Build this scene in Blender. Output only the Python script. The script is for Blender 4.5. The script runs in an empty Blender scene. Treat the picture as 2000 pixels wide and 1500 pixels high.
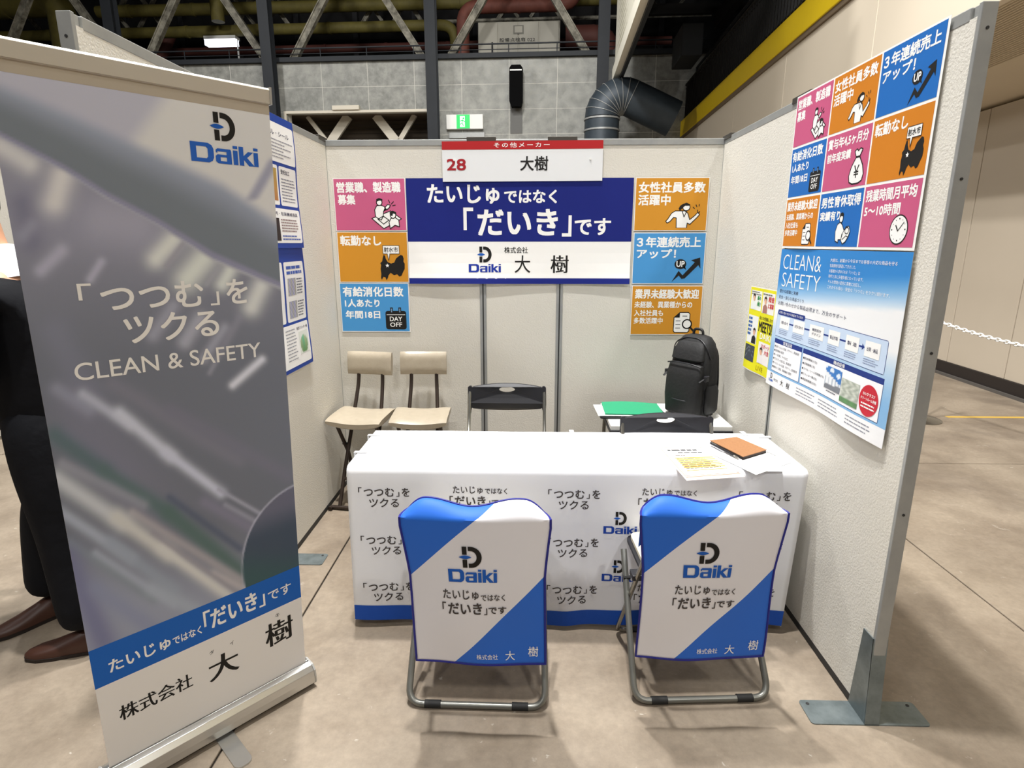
import bpy, math, random
from mathutils import Vector, Matrix
from mathutils.geometry import tessellate_polygon

random.seed(7)
PI = math.pi
sc = bpy.context.scene
COL = sc.collection

# ------------------------------------------------------------------ camera, world, light, exposure
CAM = (0.0, 0.0, 1.555)
F_PX, PITCH, YAW = 1137.9, -0.2375, -0.0259
cd = bpy.data.cameras.new('camera')
cd.sensor_width = 36.0
cd.sensor_fit = 'HORIZONTAL'
cd.lens = F_PX / 2000.0 * 36.0
cd.clip_start, cd.clip_end = 0.05, 200
cam = bpy.data.objects.new('camera', cd)
COL.objects.link(cam)
cam.location = CAM
cam.rotation_euler = (PI / 2 + PITCH, 0, -YAW)
sc.camera = cam

w = bpy.data.worlds.new('hall_air')
sc.world = w
w.use_nodes = True
w.node_tree.nodes['Background'].inputs[0].default_value = (0.92, 0.95, 1.0, 1)
w.node_tree.nodes['Background'].inputs[1].default_value = 0.14

sc.view_settings.view_transform = 'Standard'
sc.view_settings.look = 'None'
sc.view_settings.gamma = 1
sc.view_settings.use_curve_mapping = False
sc.view_settings.exposure = -1.31


def lamp(name, loc, power, size, color=(1, 0.986, 0.962), target=None, spread=None):
    l = bpy.data.lights.new(name, 'AREA')
    l.shape = 'DISK'
    l.size = size
    l.energy = power
    l.color = color
    if spread:
        l.spread = spread
    o = bpy.data.objects.new(name, l)
    COL.objects.link(o)
    o.location = loc
    if target is not None:
        d = Vector(target) - Vector(loc)
        o.rotation_euler = d.to_track_quat('-Z', 'Y').to_euler()
    return o


lamp('high_bay_or_fill_lamp', (-0.90, 3.35, 8.6), 1350, 0.26)
lamp('high_bay_or_fill_lamp', (-0.30, 1.85, 8.6), 1550, 0.26)                # the one that throws the booth's own shadows
lamp('high_bay_or_fill_lamp', (-4.2, 7.6, 9.2), 650, 0.4)
lamp('high_bay_or_fill_lamp', (-6.5, 1.5, 8.6), 220, 0.6)
lamp('high_bay_or_fill_lamp', (-1.2, -4.5, 8.6), 400, 0.9, target=(-0.2, 2.5, 1.0))
lamp('high_bay_or_fill_lamp', (-6.5, -5.0, 8.6), 420, 0.9, target=(-0.5, 2.5, 1.0))
lamp('high_bay_or_fill_lamp', (4.2, -4.5, 8.6), 620, 0.7, target=(-0.8, 1.8, 1.0))  # added fill light, unseen, to brighten the roll-up banner
lamp('high_bay_or_fill_lamp', (-9.0, 11.5, 9.6), 800, 0.8, target=(-6, 17, 3))
lamp('high_bay_or_fill_lamp', (-1.5, 9.5, 9.6), 1050, 0.8, target=(2.0, 15.5, 3.5))
lamp('high_bay_or_fill_lamp', (0.6, 3.5, 10.2), 1250, 0.8, target=(3.5, 9.0, 4.0))  # added fill for the side fascia and yellow beam, not a known fitting

# ------------------------------------------------------------------ materials


def lin(c):
    return tuple((x / 255 / 12.92) if x / 255 <= 0.04045 else ((x / 255 + 0.055) / 1.055) ** 2.4 for x in c)


MATS = {}


def mat(name, rgb, rough=0.6, metal=0.0, bump=None, mottle=None, spec=0.5, emit=None, sheen=0):
    """bump=(scale, strength); mottle=(scale, amount, second rgb)"""
    if name in MATS:
        return MATS[name]
    m = bpy.data.materials.new(name)
    m.use_nodes = True
    nt = m.node_tree
    b = nt.nodes['Principled BSDF']
    b.inputs['Base Color'].default_value = (*lin(rgb), 1)
    b.inputs['Roughness'].default_value = rough
    b.inputs['Metallic'].default_value = metal
    b.inputs['Specular IOR Level'].default_value = spec
    if sheen:
        b.inputs['Sheen Weight'].default_value = sheen
    if emit:
        b.inputs['Emission Color'].default_value = (*lin(emit[0]), 1)
        b.inputs['Emission Strength'].default_value = emit[1]
    geo = None
    if bump or mottle:
        geo = nt.nodes.new('ShaderNodeNewGeometry')
    if bump:
        n = nt.nodes.new('ShaderNodeTexNoise')
        n.inputs['Scale'].default_value = bump[0]
        n.inputs['Detail'].default_value = 4
        nt.links.new(geo.outputs['Position'], n.inputs['Vector'])
        bp = nt.nodes.new('ShaderNodeBump')
        bp.inputs['Strength'].default_value = bump[1]
        bp.inputs['Distance'].default_value = bump[2] if len(bump) > 2 else 0.01
        nt.links.new(n.outputs['Fac'], bp.inputs['Height'])
        nt.links.new(bp.outputs['Normal'], b.inputs['Normal'])
    if mottle:
        n = nt.nodes.new('ShaderNodeTexNoise')
        n.inputs['Scale'].default_value = mottle[0]
        n.inputs['Detail'].default_value = 6
        n.inputs['Roughness'].default_value = 0.65
        nt.links.new(geo.outputs['Position'], n.inputs['Vector'])
        r = nt.nodes.new('ShaderNodeValToRGB')
        r.color_ramp.elements[0].position = 0.5 - mottle[1]
        r.color_ramp.elements[1].position = 0.5 + mottle[1]
        r.color_ramp.elements[0].color = (*lin(rgb), 1)
        r.color_ramp.elements[1].color = (*lin(mottle[2]), 1)
        nt.links.new(n.outputs['Fac'], r.inputs['Fac'])
        nt.links.new(r.outputs['Color'], b.inputs['Base Color'])
    MATS[name] = m
    return m


def ink(rgb):
    return mat('ink_%d_%d_%d' % tuple(rgb), rgb, 0.62, spec=0.3)


panel_m = mat('wallcloth', (219, 215, 205), 0.85, bump=(150, 0.3, 0.005), mottle=(1.6, 0.3, (212, 209, 200)), spec=0.2)
alu_m = mat('aluminium', (168, 169, 166), 0.42, 0.3, mottle=(9, 0.25, (150, 152, 152)))
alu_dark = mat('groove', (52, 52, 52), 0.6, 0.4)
clip_m = mat('connector_clip', (92, 88, 82), 0.4, 0.7)
zinc_m = mat('galvanised_steel', (130, 140, 142), 0.36, 0.5, mottle=(14, 0.22, (98, 108, 110)))
chrome_m = mat('chrome_tube', (150, 148, 142), 0.25, 0.95)
greytube_m = mat('grey_tube', (118, 118, 112), 0.36, 0.6)
black_pl = mat('black_plastic', (22, 22, 28), 0.5, bump=(300, 0.1, 0.001))
black_rub = mat('black_rubber', (22, 22, 22), 0.7)
cream_m = mat('cream_vinyl', (226, 218, 196), 0.5)
taupe_m = mat('taupe_vinyl', (172, 161, 143), 0.3, bump=(260, 0.2, 0.002), mottle=(30, 0.35, (158, 147, 128)))
brownleg_m = mat('dark_bronze_tube', (58, 48, 42), 0.38, 0.5)
cloth_m = mat('white_tablecloth', (232, 233, 236), 0.8, bump=(900, 0.15, 0.001), spec=0.2)
paper_m = mat('white_paper', (244, 243, 240), 0.7, spec=0.25)
offwhite_pr = mat('banner_film', (214, 208, 198), 0.5, bump=(2.5, 0.12, 0.03), spec=0.3)
white_pl = mat('white_plastic', (235, 235, 232), 0.4)
steel_dk = mat('dark_steel_paint', (42, 45, 50), 0.6, 0.0, mottle=(3, 0.3, (36, 39, 43)), spec=.3)
strut_m = mat('worn_strut_paint', (150, 146, 132), 0.7, mottle=(5, 0.16, (76, 72, 62)))
dark_m = mat('gallery_dark', (22, 21, 21), 0.9)
yellow_m = mat('yellow_paint', (246, 212, 18), 0.55, mottle=(2, 0.4, (236, 202, 22)))
duct_y = mat('yellow_lagging', (112, 103, 44), 0.7, mottle=(4, 0.3, (84, 77, 36)))
duct_r = mat('salmon_lagging', (124, 68, 54), 0.7, mottle=(4, 0.3, (88, 48, 40)))
duct_r2 = mat('rust_lagging', (88, 46, 38), 0.7)
spiral_m = mat('spiral_duct', (62, 72, 80), 0.5, 0.2, mottle=(3, 0.3, (46, 54, 62)))
hallwall_m = mat('hall_wall_paint', (196, 184, 166), 0.7, mottle=(0.8, 0.4, (188, 176, 158)))
fascia_m = mat('fascia_paint', (222, 210, 190), 0.7)
soffit_m = mat('soffit_paint', (206, 192, 168), 0.7)
skirting_m = mat('black_skirting', (38, 32, 30), 0.5)

# mottled concrete, floor and wall


def concrete(name, base, second, speck, scale, stain=None):
    m = bpy.data.materials.new(name)
    m.use_nodes = True
    nt = m.node_tree
    N, L = nt.nodes, nt.links
    b = N['Principled BSDF']
    geo = N.new('ShaderNodeNewGeometry')

    def noise(s, d=6, r=0.6, dist=0.0):
        n = N.new('ShaderNodeTexNoise')
        n.inputs['Scale'].default_value = s
        n.inputs['Detail'].default_value = d
        n.inputs['Roughness'].default_value = r
        n.inputs['Distortion'].default_value = dist
        L.new(geo.outputs['Position'], n.inputs['Vector'])
        return n

    def ramp(src, p0, p1, c0, c1):
        r = N.new('ShaderNodeValToRGB')
        r.color_ramp.elements[0].position = p0
        r.color_ramp.elements[1].position = p1
        r.color_ramp.elements[0].color = (*c0, 1)
        r.color_ramp.elements[1].color = (*c1, 1)
        L.new(src.outputs['Fac'], r.inputs['Fac'])
        return r

    def mix(kind, fac, a, c):
        x = N.new('ShaderNodeMixRGB')
        x.blend_type = kind
        if isinstance(fac, float):
            x.inputs[0].default_value = fac
        else:
            L.new(fac.outputs[0], x.inputs[0])
        L.new(a.outputs[0], x.inputs[1])
        if isinstance(c, tuple):
            x.inputs[2].default_value = (*c, 1)
        else:
            L.new(c.outputs[0], x.inputs[2])
        return x
    c = ramp(noise(scale, 8, 0.62), 0.36, 0.64, lin(base), lin(second))
    fine = ramp(noise(scale * 22, 5, 0.7), 0.3, 0.7, (0.86, 0.86, 0.86), (1.1, 1.1, 1.1))
    c = mix('MULTIPLY', 1.0, c, fine)
    sp = ramp(noise(scale * 3.2, 9, 0.72, 0.6), 0.655, 0.73, (0, 0, 0), (0.55, 0.55, 0.55))
    c = mix('MIX', sp, c, lin(speck))
    sp2 = ramp(noise(scale * 11, 6, 0.6, 0.8), 0.68, 0.74, (0, 0, 0), (0.45, 0.45, 0.45))
    c = mix('MIX', sp2, c, lin(speck))
    if stain:
        st = ramp(noise(scale * 0.7, 7, 0.66, 0.4), 0.52, 0.66, (0, 0, 0), (0.5, 0.5, 0.5))
        c = mix('MIX', st, c, lin(stain))
    L.new(c.outputs[0], b.inputs['Base Color'])
    rr = ramp(noise(scale * 2.0, 4), 0.3, 0.7, (0.42,) * 3, (0.62,) * 3)
    L.new(rr.outputs[0], b.inputs['Roughness'])
    bp = N.new('ShaderNodeBump')
    bp.inputs['Strength'].default_value = 0.25
    bp.inputs['Distance'].default_value = 0.004
    L.new(noise(scale * 14, 6).outputs['Fac'], bp.inputs['Height'])
    L.new(bp.outputs['Normal'], b.inputs['Normal'])
    return m


floor_m = concrete('worn_concrete_floor', (122, 109, 94), (152, 139, 122), (222, 217, 206), 1.7, (104, 93, 82))
floor_dark = mat('floor_joint', (70, 62, 54), 0.9)
wallconc_m = concrete('fair_faced_concrete', (128, 129, 124), (160, 160, 154), (206, 206, 200), 4.5, (104, 105, 101))

# ------------------------------------------------------------------ mesh helpers


class MB:
    def __init__(s):
        s.v, s.f, s.m = [], [], []

    def add(s, vs, fs, mi=0, M=None):
        o = len(s.v)
        s.v += [tuple(M @ Vector(p)) if M else tuple(p) for p in vs]
        s.f += [tuple(o + i for i in f) for f in fs]
        s.m += [mi] * len(fs)

    def box(s, x0, y0, z0, x1, y1, z1, mi=0, M=None):
        vs = [(x, y, z) for x in (x0, x1) for y in (y0, y1) for z in (z0, z1)]
        s.add(vs, [(0, 1, 3, 2), (4, 6, 7, 5), (0, 4, 5, 1), (2, 3, 7, 6), (0, 2, 6, 4), (1, 5, 7, 3)], mi, M)

    def tube(s, pts, r, seg=8, closed=False, mi=0, M=None, caps=True, flat=1.0):
        P = [Vector(p) for p in pts]
        n = len(P)
        vs, fs = [], []
        prev = None
        for i, p in enumerate(P):
            a = P[(i - 1) % n] if (closed or i > 0) else p
            b = P[(i + 1) % n] if (closed or i < n - 1) else p
            t = (b - a)
            t = t.normalized() if t.length > 1e-9 else Vector((0, 0, 1))
            if prev is None:
                k = Vector((0, 0, 1)) if abs(t.z) < 0.9 else Vector((1, 0, 0))
                u = t.cross(k).normalized()
            else:
                u = (prev - t * prev.dot(t)).normalized()
            prev = u
            q = t.cross(u)
            rr = r[i] if isinstance(r, (list, tuple)) else r
            for j in range(seg):
                a_ = 2 * PI * (j + 0.5) / seg
                vs.append(p + u * math.cos(a_) * rr + q * math.sin(a_) * rr * flat)
        m_ = n if closed else n - 1
        for i in range(m_):
            for j in range(seg):
                a0, a1 = i * seg + j, i * seg + (j + 1) % seg
                b0, b1 = ((i + 1) % n) * seg + j, ((i + 1) % n) * seg + (j + 1) % seg
                fs.append((a0, a1, b1, b0))
        if caps and not closed:
            fs.append(tuple(range(seg - 1, -1, -1)))
            fs.append(tuple((n - 1) * seg + j for j in range(seg)))
        s.add(vs, fs, mi, M)

    def cyl(s, a, b, r, seg=16, mi=0, M=None):
        s.tube([a, b], r, seg, mi=mi, M=M)

    def prism(s, pts, h0, h1, f=None, mi=0, M=None, holes=()):
        """2-D outline extruded between h0 and h1; f maps (u, v, h) to 3-D"""
        f = f or (lambda u, v, h: (u, v, h))
        loops = [list(pts)] + [list(h) for h in holes]
        flat = [p for l in loops for p in l]
        tri = tessellate_polygon([[Vector((p[0], p[1], 0)) for p in l] for l in loops])
        n = len(flat)
        vs = [f(p[0], p[1], h0) for p in flat] + [f(p[0], p[1], h1) for p in flat]
        fs = []
        for t in tri:
            a, b_, c = (flat[i] for i in t)
            ccw = (b_[0] - a[0]) * (c[1] - a[1]) - (b_[1] - a[1]) * (c[0] - a[0]) > 0
            t = tuple(t) if ccw else (t[0], t[2], t[1])
            fs.append(tuple(i + n for i in t))
            fs.append((t[0], t[2], t[1]))
        o = 0
        for l in loops:
            k = len(l)
            area = sum(l[i][0] * l[(i + 1) % k][1] - l[(i + 1) % k][0] * l[i][1] for i in range(k))
            for i in range(k):
                a, b_ = o + i, o + (i + 1) % k
                if (area > 0) == (l is loops[0]):
                    fs.append((a, b_, b_ + n, a + n))
                else:
                    fs.append((b_, a, a + n, b_ + n))
            o += k
        s.add(vs, fs, mi, M)

    def grid(s, f, nu, nv, mi=0, thick=None):
        """f(u, v) -> point, optionally f(u, v, h) with thick=(h0, h1) giving a closed slab"""
        hs = [None] if thick is None else list(thick)
        base = len(s.v)
        for h in hs:
            for j in range(nv + 1):
                for i in range(nu + 1):
                    a = (i / nu, j / nv)
                    s.v.append(tuple(f(*a) if h is None else f(*a, h)))
        W = nu + 1
        L = (nu + 1) * (nv + 1)
        for k in range(len(hs)):
            for j in range(nv):
                for i in range(nu):
                    a = base + k * L + j * W + i
                    q = (a, a + 1, a + W + 1, a + W)
                    s.f.append(q if (k == len(hs) - 1) else q[::-1])
                    s.m.append(mi)
        if thick is not None:
            ring = [i for i in range(W)] + [j * W + nu for j in range(1, nv + 1)] + \
                   [nv * W + i for i in range(nu - 1, -1, -1)] + [j * W for j in range(nv - 1, 0, -1)]
            for a, b_ in zip(ring, ring[1:] + ring[:1]):
                s.f.append((base + a, base + b_, base + L + b_, base + L + a))
                s.m.append(mi)

    def lathe(s, prof, c=(0, 0, 0), seg=20, mi=0, M=None):
        vs, fs = [], []
        for r, z in prof:
            for j in range(seg):
                a = 2 * PI * j / seg
                vs.append((c[0] + r * math.cos(a), c[1] + r * math.sin(a), c[2] + z))
        n = len(prof)
        for i in range(n - 1):
            for j in range(seg):
                fs.append((i * seg + j, i * seg + (j + 1) % seg, (i + 1) * seg + (j + 1) % seg, (i + 1) * seg + j))
        fs.append(tuple(range(seg - 1, -1, -1)))
        fs.append(tuple((n - 1) * seg + j for j in range(seg)))
        s.add(vs, fs, mi, M)

    def build(s, name, mats, parent=None, smooth=False, bevel=0, M=None, seg=2):
        me = bpy.data.meshes.new(name)
        vs = [tuple(M @ Vector(p)) for p in s.v] if M else s.v
        me.from_pydata(vs, [], s.f)
        if not isinstance(mats, (list, tuple)):
            mats = [mats]
        for m in mats:
            me.materials.append(m)
        if len(mats) > 1:
            me.polygons.foreach_set('material_index', s.m)
        if smooth:
            me.polygons.foreach_set('use_smooth', [True] * len(me.polygons))
            me.set_sharp_from_angle(angle=math.radians(40))
        me.update()
        o = bpy.data.objects.new(name, me)
        COL.objects.link(o)
        if parent:
            o.parent = parent
        if bevel:
            b = o.modifiers.new('bevel', 'BEVEL')
            b.width, b.segments, b.limit_method = bevel, seg, 'ANGLE'
        return o


def empty(name, loc=(0, 0, 0), rz=0.0):
    o = bpy.data.objects.new(name, None)
    COL.objects.link(o)
    o.location = loc
    o.rotation_euler = (0, 0, rz)
    o.empty_display_size = 0.1
    return o


def tag(o, label=None, cat=None, group=None, kind=None):
    for k, v_ in (('label', label), ('category', cat), ('group', group), ('kind', kind)):
        if v_:
            o[k] = v_
    return o


def copy_tree(o, parent=None):
    c = o.copy()
    COL.objects.link(c)
    c.parent = parent
    for ch in list(o.children):
        copy_tree(ch, c)
    return c


def boxpart(name, m, parent, *a, bevel=0, M=None):
    b = MB()
    b.box(*a)
    return b.build(name, m, parent, bevel=bevel, M=M)


def fillet(pts, r, n=5):
    """round the inner corners of a 3-D polyline"""
    P = [Vector(p) for p in pts]
    out = [P[0]]
    for i in range(1, len(P) - 1):
        a, b, c = P[i - 1], P[i], P[i + 1]
        d1, d2 = (a - b), (c - b)
        k = min(r, d1.length * 0.49, d2.length * 0.49)
        p, q = b + d1.normalized() * k, b + d2.normalized() * k
        for j in range(n + 1):
            t = j / n
            out.append(p * (1 - t) ** 2 + b * 2 * t * (1 - t) + q * t * t)
    out.append(P[-1])
    return out


def rrect(x0, y0, x1, y1, r, n=4):
    out = []
    for cx, cy, a0 in ((x1 - r, y0 + r, -PI / 2), (x1 - r, y1 - r, 0), (x0 + r, y1 - r, PI / 2), (x0 + r, y0 + r, PI)):
        for i in range(n + 1):
            a = a0 + PI / 2 * i / n
            out.append((cx + r * math.cos(a), cy + r * math.sin(a)))
    return out


def ell(cx, cy, rx, ry=None, n=24, rot=0):
    ry = ry or rx
    c, s_ = math.cos(rot), math.sin(rot)
    return [(cx + rx * math.cos(t) * c - ry * math.sin(t) * s_, cy + rx * math.cos(t) * s_ + ry * math.sin(t) * c)
            for t in (2 * PI * i / n for i in range(n))]


# ------------------------------------------------------------------ printing: flat ink shapes and lettering laid on a sheet
GLYPHS = {}


def glyphs(s, bold, res, spacing=1.0):
    key = (s, bold, res, spacing)
    if key not in GLYPHS:
        c = bpy.data.curves.new('t', 'FONT')
        c.body = s
        c.size = 1
        c.resolution_u = res
        c.offset = bold
        c.space_character = spacing
        o = bpy.data.objects.new('t', c)
        COL.objects.link(o)
        bpy.context.view_layer.update()
        me = bpy.data.meshes.new_from_object(o.evaluated_get(bpy.context.evaluated_depsgraph_get()))
        me.calc_loop_triangles()
        vs = [(v_.co.x, v_.co.y) for v_ in me.vertices]
        ts = [tuple(t.vertices) for t in me.loop_triangles]
        bpy.data.objects.remove(o)
        bpy.data.curves.remove(c)
        bpy.data.meshes.remove(me)
        xs, ys = [p[0] for p in vs], [p[1] for p in vs]
        x0, x1, y0, y1 = min(xs), max(xs), min(ys), max(ys)
        vs = [((x - x0) / (x1 - x0), (y - y0) / (y1 - y0)) for x, y in vs]
        GLYPHS[key] = (vs, ts, (x1 - x0) / (y1 - y0))
    return GLYPHS[key]


class Sheet:
    """ink on paper: f(u, v, h) -> world point; layers sit 0.25 mm apart"""

    def __init__(s, f, step=None, lift=0.0006):
        s.f, s.step, s.lift = f, step, lift
        s.d = {}
        s.n = 0
        s.art = 'artwork'

    def _put(s, grp, vs, fs, c, layer):
        V, F, MI, MS = s.d.setdefault(s.art if grp == 'artwork' else grp, ([], [], [], []))
        m = c if not isinstance(c, tuple) else ink(c)
        if m not in MS:
            MS.append(m)
        o = len(V)
        h = s.lift + 0.00028 * layer
        V += [tuple(s.f(u, v_, h)) for u, v_ in vs]
        for f in fs:
            F.append(tuple(o + i for i in f))
            MI.append(MS.index(m))

    def rect(s, x0, y0, x1, y1, c, layer=1, grp='artwork'):
        n = m = 1
        if s.step:
            n = max(1, round(abs(x1 - x0) / s.step))
            m = max(1, round(abs(y1 - y0) / s.step))
        vs = [(x0 + (x1 - x0) * i / n, y0 + (y1 - y0) * j / m) for j in range(m + 1) for i in range(n + 1)]
        fs = [(j * (n + 1) + i, j * (n + 1) + i + 1, (j + 1) * (n + 1) + i + 1, (j + 1) * (n + 1) + i) for j in range(m) for i in range(n)]
        s._put(grp, vs, fs, c, layer)

    def poly(s, pts, c, layer=2, holes=(), grp='artwork'):
        loops = [list(pts)] + [list(h) for h in holes]
        tri = tessellate_polygon([[Vector((p[0], p[1], 0)) for p in l] for l in loops])
        flat = [p for l in loops for p in l]
        fs = []
        for t in tri:
            a, b, c_ = (flat[i] for i in t)
            ccw = (b[0] - a[0]) * (c_[1] - a[1]) - (b[1] - a[1]) * (c_[0] - a[0]) > 0
            fs.append(tuple(t) if ccw else (t[0], t[2], t[1]))
        s._put(grp, flat, fs, c, layer)

    def rr(s, x0, y0, x1, y1, r, c, layer=2):
        """rounded rectangle that follows a curved sheet"""
        s.rect(x0 + r, y0, x1 - r, y1, c, layer)
        s.rect(x0, y0 + r, x0 + r, y1 - r, c, layer)
        s.rect(x1 - r, y0 + r, x1, y1 - r, c, layer)
        for cx, cy, a0 in ((x1 - r, y0 + r, -PI / 2), (x1 - r, y1 - r, 0), (x0 + r, y1 - r, PI / 2), (x0 + r, y0 + r, PI)):
            s.poly([(cx, cy)] + [(cx + r * math.cos(a0 + PI / 8 * i), cy + r * math.sin(a0 + PI / 8 * i)) for i in range(5)], c, layer)

    def line(s, pts, wd, c, layer=3, closed=False, grp='artwork'):
        P = list(pts) + ([pts[0]] if closed else [])
        for a, b in zip(P, P[1:]):
            dx, dy = b[0] - a[0], b[1] - a[1]
            L = math.hypot(dx, dy) or 1e-9
            nx, ny = -dy / L * wd / 2, dx / L * wd / 2
            ex, ey = dx / L * wd * 0.3, dy / L * wd * 0.3
            s._put(grp, [(a[0] - nx - ex, a[1] - ny - ey), (b[0] - nx + ex, b[1] - ny + ey), (b[0] + nx + ex, b[1] + ny + ey),
                         (a[0] + nx - ex, a[1] + ny - ey)], [(0, 1, 2, 3)], c, layer)

    def text(s, t, x0, y0, x1, y1, c, bold=0.0, layer=3, res=2, spacing=1.0, serif=0.0, grp='lettering'):
        vs, ts, asp = glyphs(t, min(bold, 0.0), res, spacing)
        if grp == 'lettering':
            s.n += 1
            grp = ('lettering', s.n) if y1 - y0 >= .019 else 'small_print'
        if x1 is None:
            x1 = x0 + asp * (y1 - y0)
        nl = t.count('\n') + 1
        e = max(bold, 0.0) * (y1 - y0) / nl * .95
        if e:
            shifts = [(-e, -e), (e, -e), (e, e), (-e, e), (0, 0)]
        elif serif:
            shifts = [(-serif, 0), (0, 0), (serif, 0)]
        else:
            shifts = [(0, 0)]
        x0, x1, y0, y1 = x0 + e, x1 - e, y0 + e, y1 - e
        for k, (dx, dy) in enumerate(shifts):
            s._put(grp, [(x0 + u * (x1 - x0) + dx, y0 + v_ * (y1 - y0) + dy) for u, v_ in vs], ts, c, layer + 0.02 * k)

    def bars(s, x0, y0, x1, y1, n, c, layer=3, fill=0.45, rag=0.25):
        """lines of print too small to read, as broken dashes"""
        p = (y1 - y0) / n
        for i in range(n):
            y = y1 - (i + 0.5) * p
            xe = x1 - (x1 - x0) * random.random() * rag
            x = x0
            while x < xe:
                k = p * random.uniform(0.7, 2.4)
                s.rect(x, y - p * fill / 2, min(x + k, xe), y + p * fill / 2, c, layer, grp='small_print')
                x += k + p * 0.22

    def picture(s, x0, y0, x1, y1, fn, nx, ny, name, parent, layer=3):
        """a printed photograph: colours at the points of a fine grid"""
        vs = [(x0 + (x1 - x0) * i / nx, y0 + (y1 - y0) * j / ny) for j in range(ny + 1) for i in range(nx + 1)]
        fs = [(j * (nx + 1) + i, j * (nx + 1) + i + 1, (j + 1) * (nx + 1) + i + 1, (j + 1) * (nx + 1) + i) for j in range(ny) for i in range(nx)]
        me = bpy.data.meshes.new(name)
        h = s.lift + 0.00028 * layer
        me.from_pydata([tuple(s.f(u, v_, h)) for u, v_ in vs], [], fs)
        at_ = me.color_attributes.new('print', 'FLOAT_COLOR', 'POINT')
        buf = []
        for u, v_ in vs:
            buf += [*lin(fn((u - x0) / (x1 - x0), (v_ - y0) / (y1 - y0))), 1]
        at_.data.foreach_set('color', buf)
        me.polygons.foreach_set('use_smooth', [True] * len(me.polygons))
        me.materials.append(print_mat())
        o = bpy.data.objects.new(name, me)
        COL.objects.link(o)
        o.parent = parent
        return o

    def build(s, parent):
        for key, (V, F, MI, MS) in s.d.items():
            nm = key if isinstance(key, str) else key[0]
            me = bpy.data.meshes.new(nm)
            me.from_pydata(V, [], F)
            for m in MS:
                me.materials.append(m)
            me.polygons.foreach_set('material_index', MI)
            me.update()
            o = bpy.data.objects.new(nm, me)
            COL.objects.link(o)
            o.parent = parent
            if nm == 'small_print':
                o['kind'] = 'stuff'


def print_mat():
    if 'printed_colours' in MATS:
        return MATS['printed_colours']
    m = mat('printed_colours', (128, 128, 128), 0.55, spec=0.3)
    a = m.node_tree.nodes.new('ShaderNodeVertexColor')
    a.layer_name = 'print'
    m.node_tree.links.new(a.outputs['Color'], m.node_tree.nodes['Principled BSDF'].inputs['Base Color'])
    return m


WHITE, BLACK, LOGO_BLUE, TXT = (244, 244, 242), (24, 22, 20), (20, 88, 180), (68, 62, 60)


def slogan_wrap(s, x0, y0, x1, y1, c, bold, layer=3, res=2):
    X = lambda a: x0 + a * (x1 - x0)
    Y = lambda b: y0 + b * (y1 - y0)
    s.text('「', X(0), Y(.45), X(.07), Y(1), c, bold, layer, res)
    s.text('つつむ', X(.11), Y(.0), X(.70), Y(.97), c, bold * .8, layer, res)
    s.text('」', X(.74), Y(.0), X(.80), Y(.52), c, bold, layer, res)
    s.text('を', X(.85), Y(.0), X(1), Y(.97), c, bold * .8, layer, res)


def slogan_name(s, x0, y0, x1, y1, c, bold, layer=3, res=2):
    X = lambda a: x0 + a * (x1 - x0)
    Y = lambda b: y0 + b * (y1 - y0)
    s.text('「', X(0), Y(.35), X(.06), Y(1), c, bold, layer, res)
    s.text('だいき', X(.09), Y(0), X(.62), Y(1), c, bold, layer, res)
    s.text('」', X(.65), Y(-.05), X(.70), Y(.55), c, bold, layer, res)
    s.text('です', X(.72), Y(.02), X(1), Y(.66), c, bold, layer, res)


def logo_mark(s, x, y, wd, c=BLACK, blue=LOGO_BLUE, layer=3):
    """the D mark with the blue lens through its stem; x, y lower left, wd overall width"""
    h = wd * 1.07
    s.n += 1
    gk = ('logo', s.n)
    X = lambda a: x + a * wd
    Y = lambda b: y + b * h
    s.poly([(X(.16), Y(.62)), (X(.36), Y(.62)), (X(.36), Y(1)), (X(.16), Y(1))], c, layer, grp=gk)
    s.poly([(X(.16), Y(0)), (X(.36), Y(0)), (X(.36), Y(.38)), (X(.16), Y(.38))], c, layer, grp=gk)
    out, inn = [(X(.42), Y(0))], [(X(.42), Y(.2))]
    for i in range(17):
        a = -PI / 2 + PI * i / 16
        out.append((X(.52 + .48 * math.cos(a)), Y(.5 + .5 * math.sin(a))))
        inn.append((X(.52 + .26 * math.cos(a)), Y(.5 + .3 * math.sin(a))))
    out.append((X(.42), Y(1)))
    inn.append((X(.42), Y(.8)))
    s.poly(out + inn[::-1], c, layer, grp=gk)
    lens = [(X(t), Y(.5 + .085 * math.sin(PI * t / .56))) for t in [.56 * i / 8 for i in range(9)]] + \
           [(X(t), Y(.5 - .085 * math.sin(PI * t / .56))) for t in [.56 * i / 8 for i in range(7, 0, -1)]]
    s.poly(lens, blue, layer + 1, grp=gk)


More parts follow.
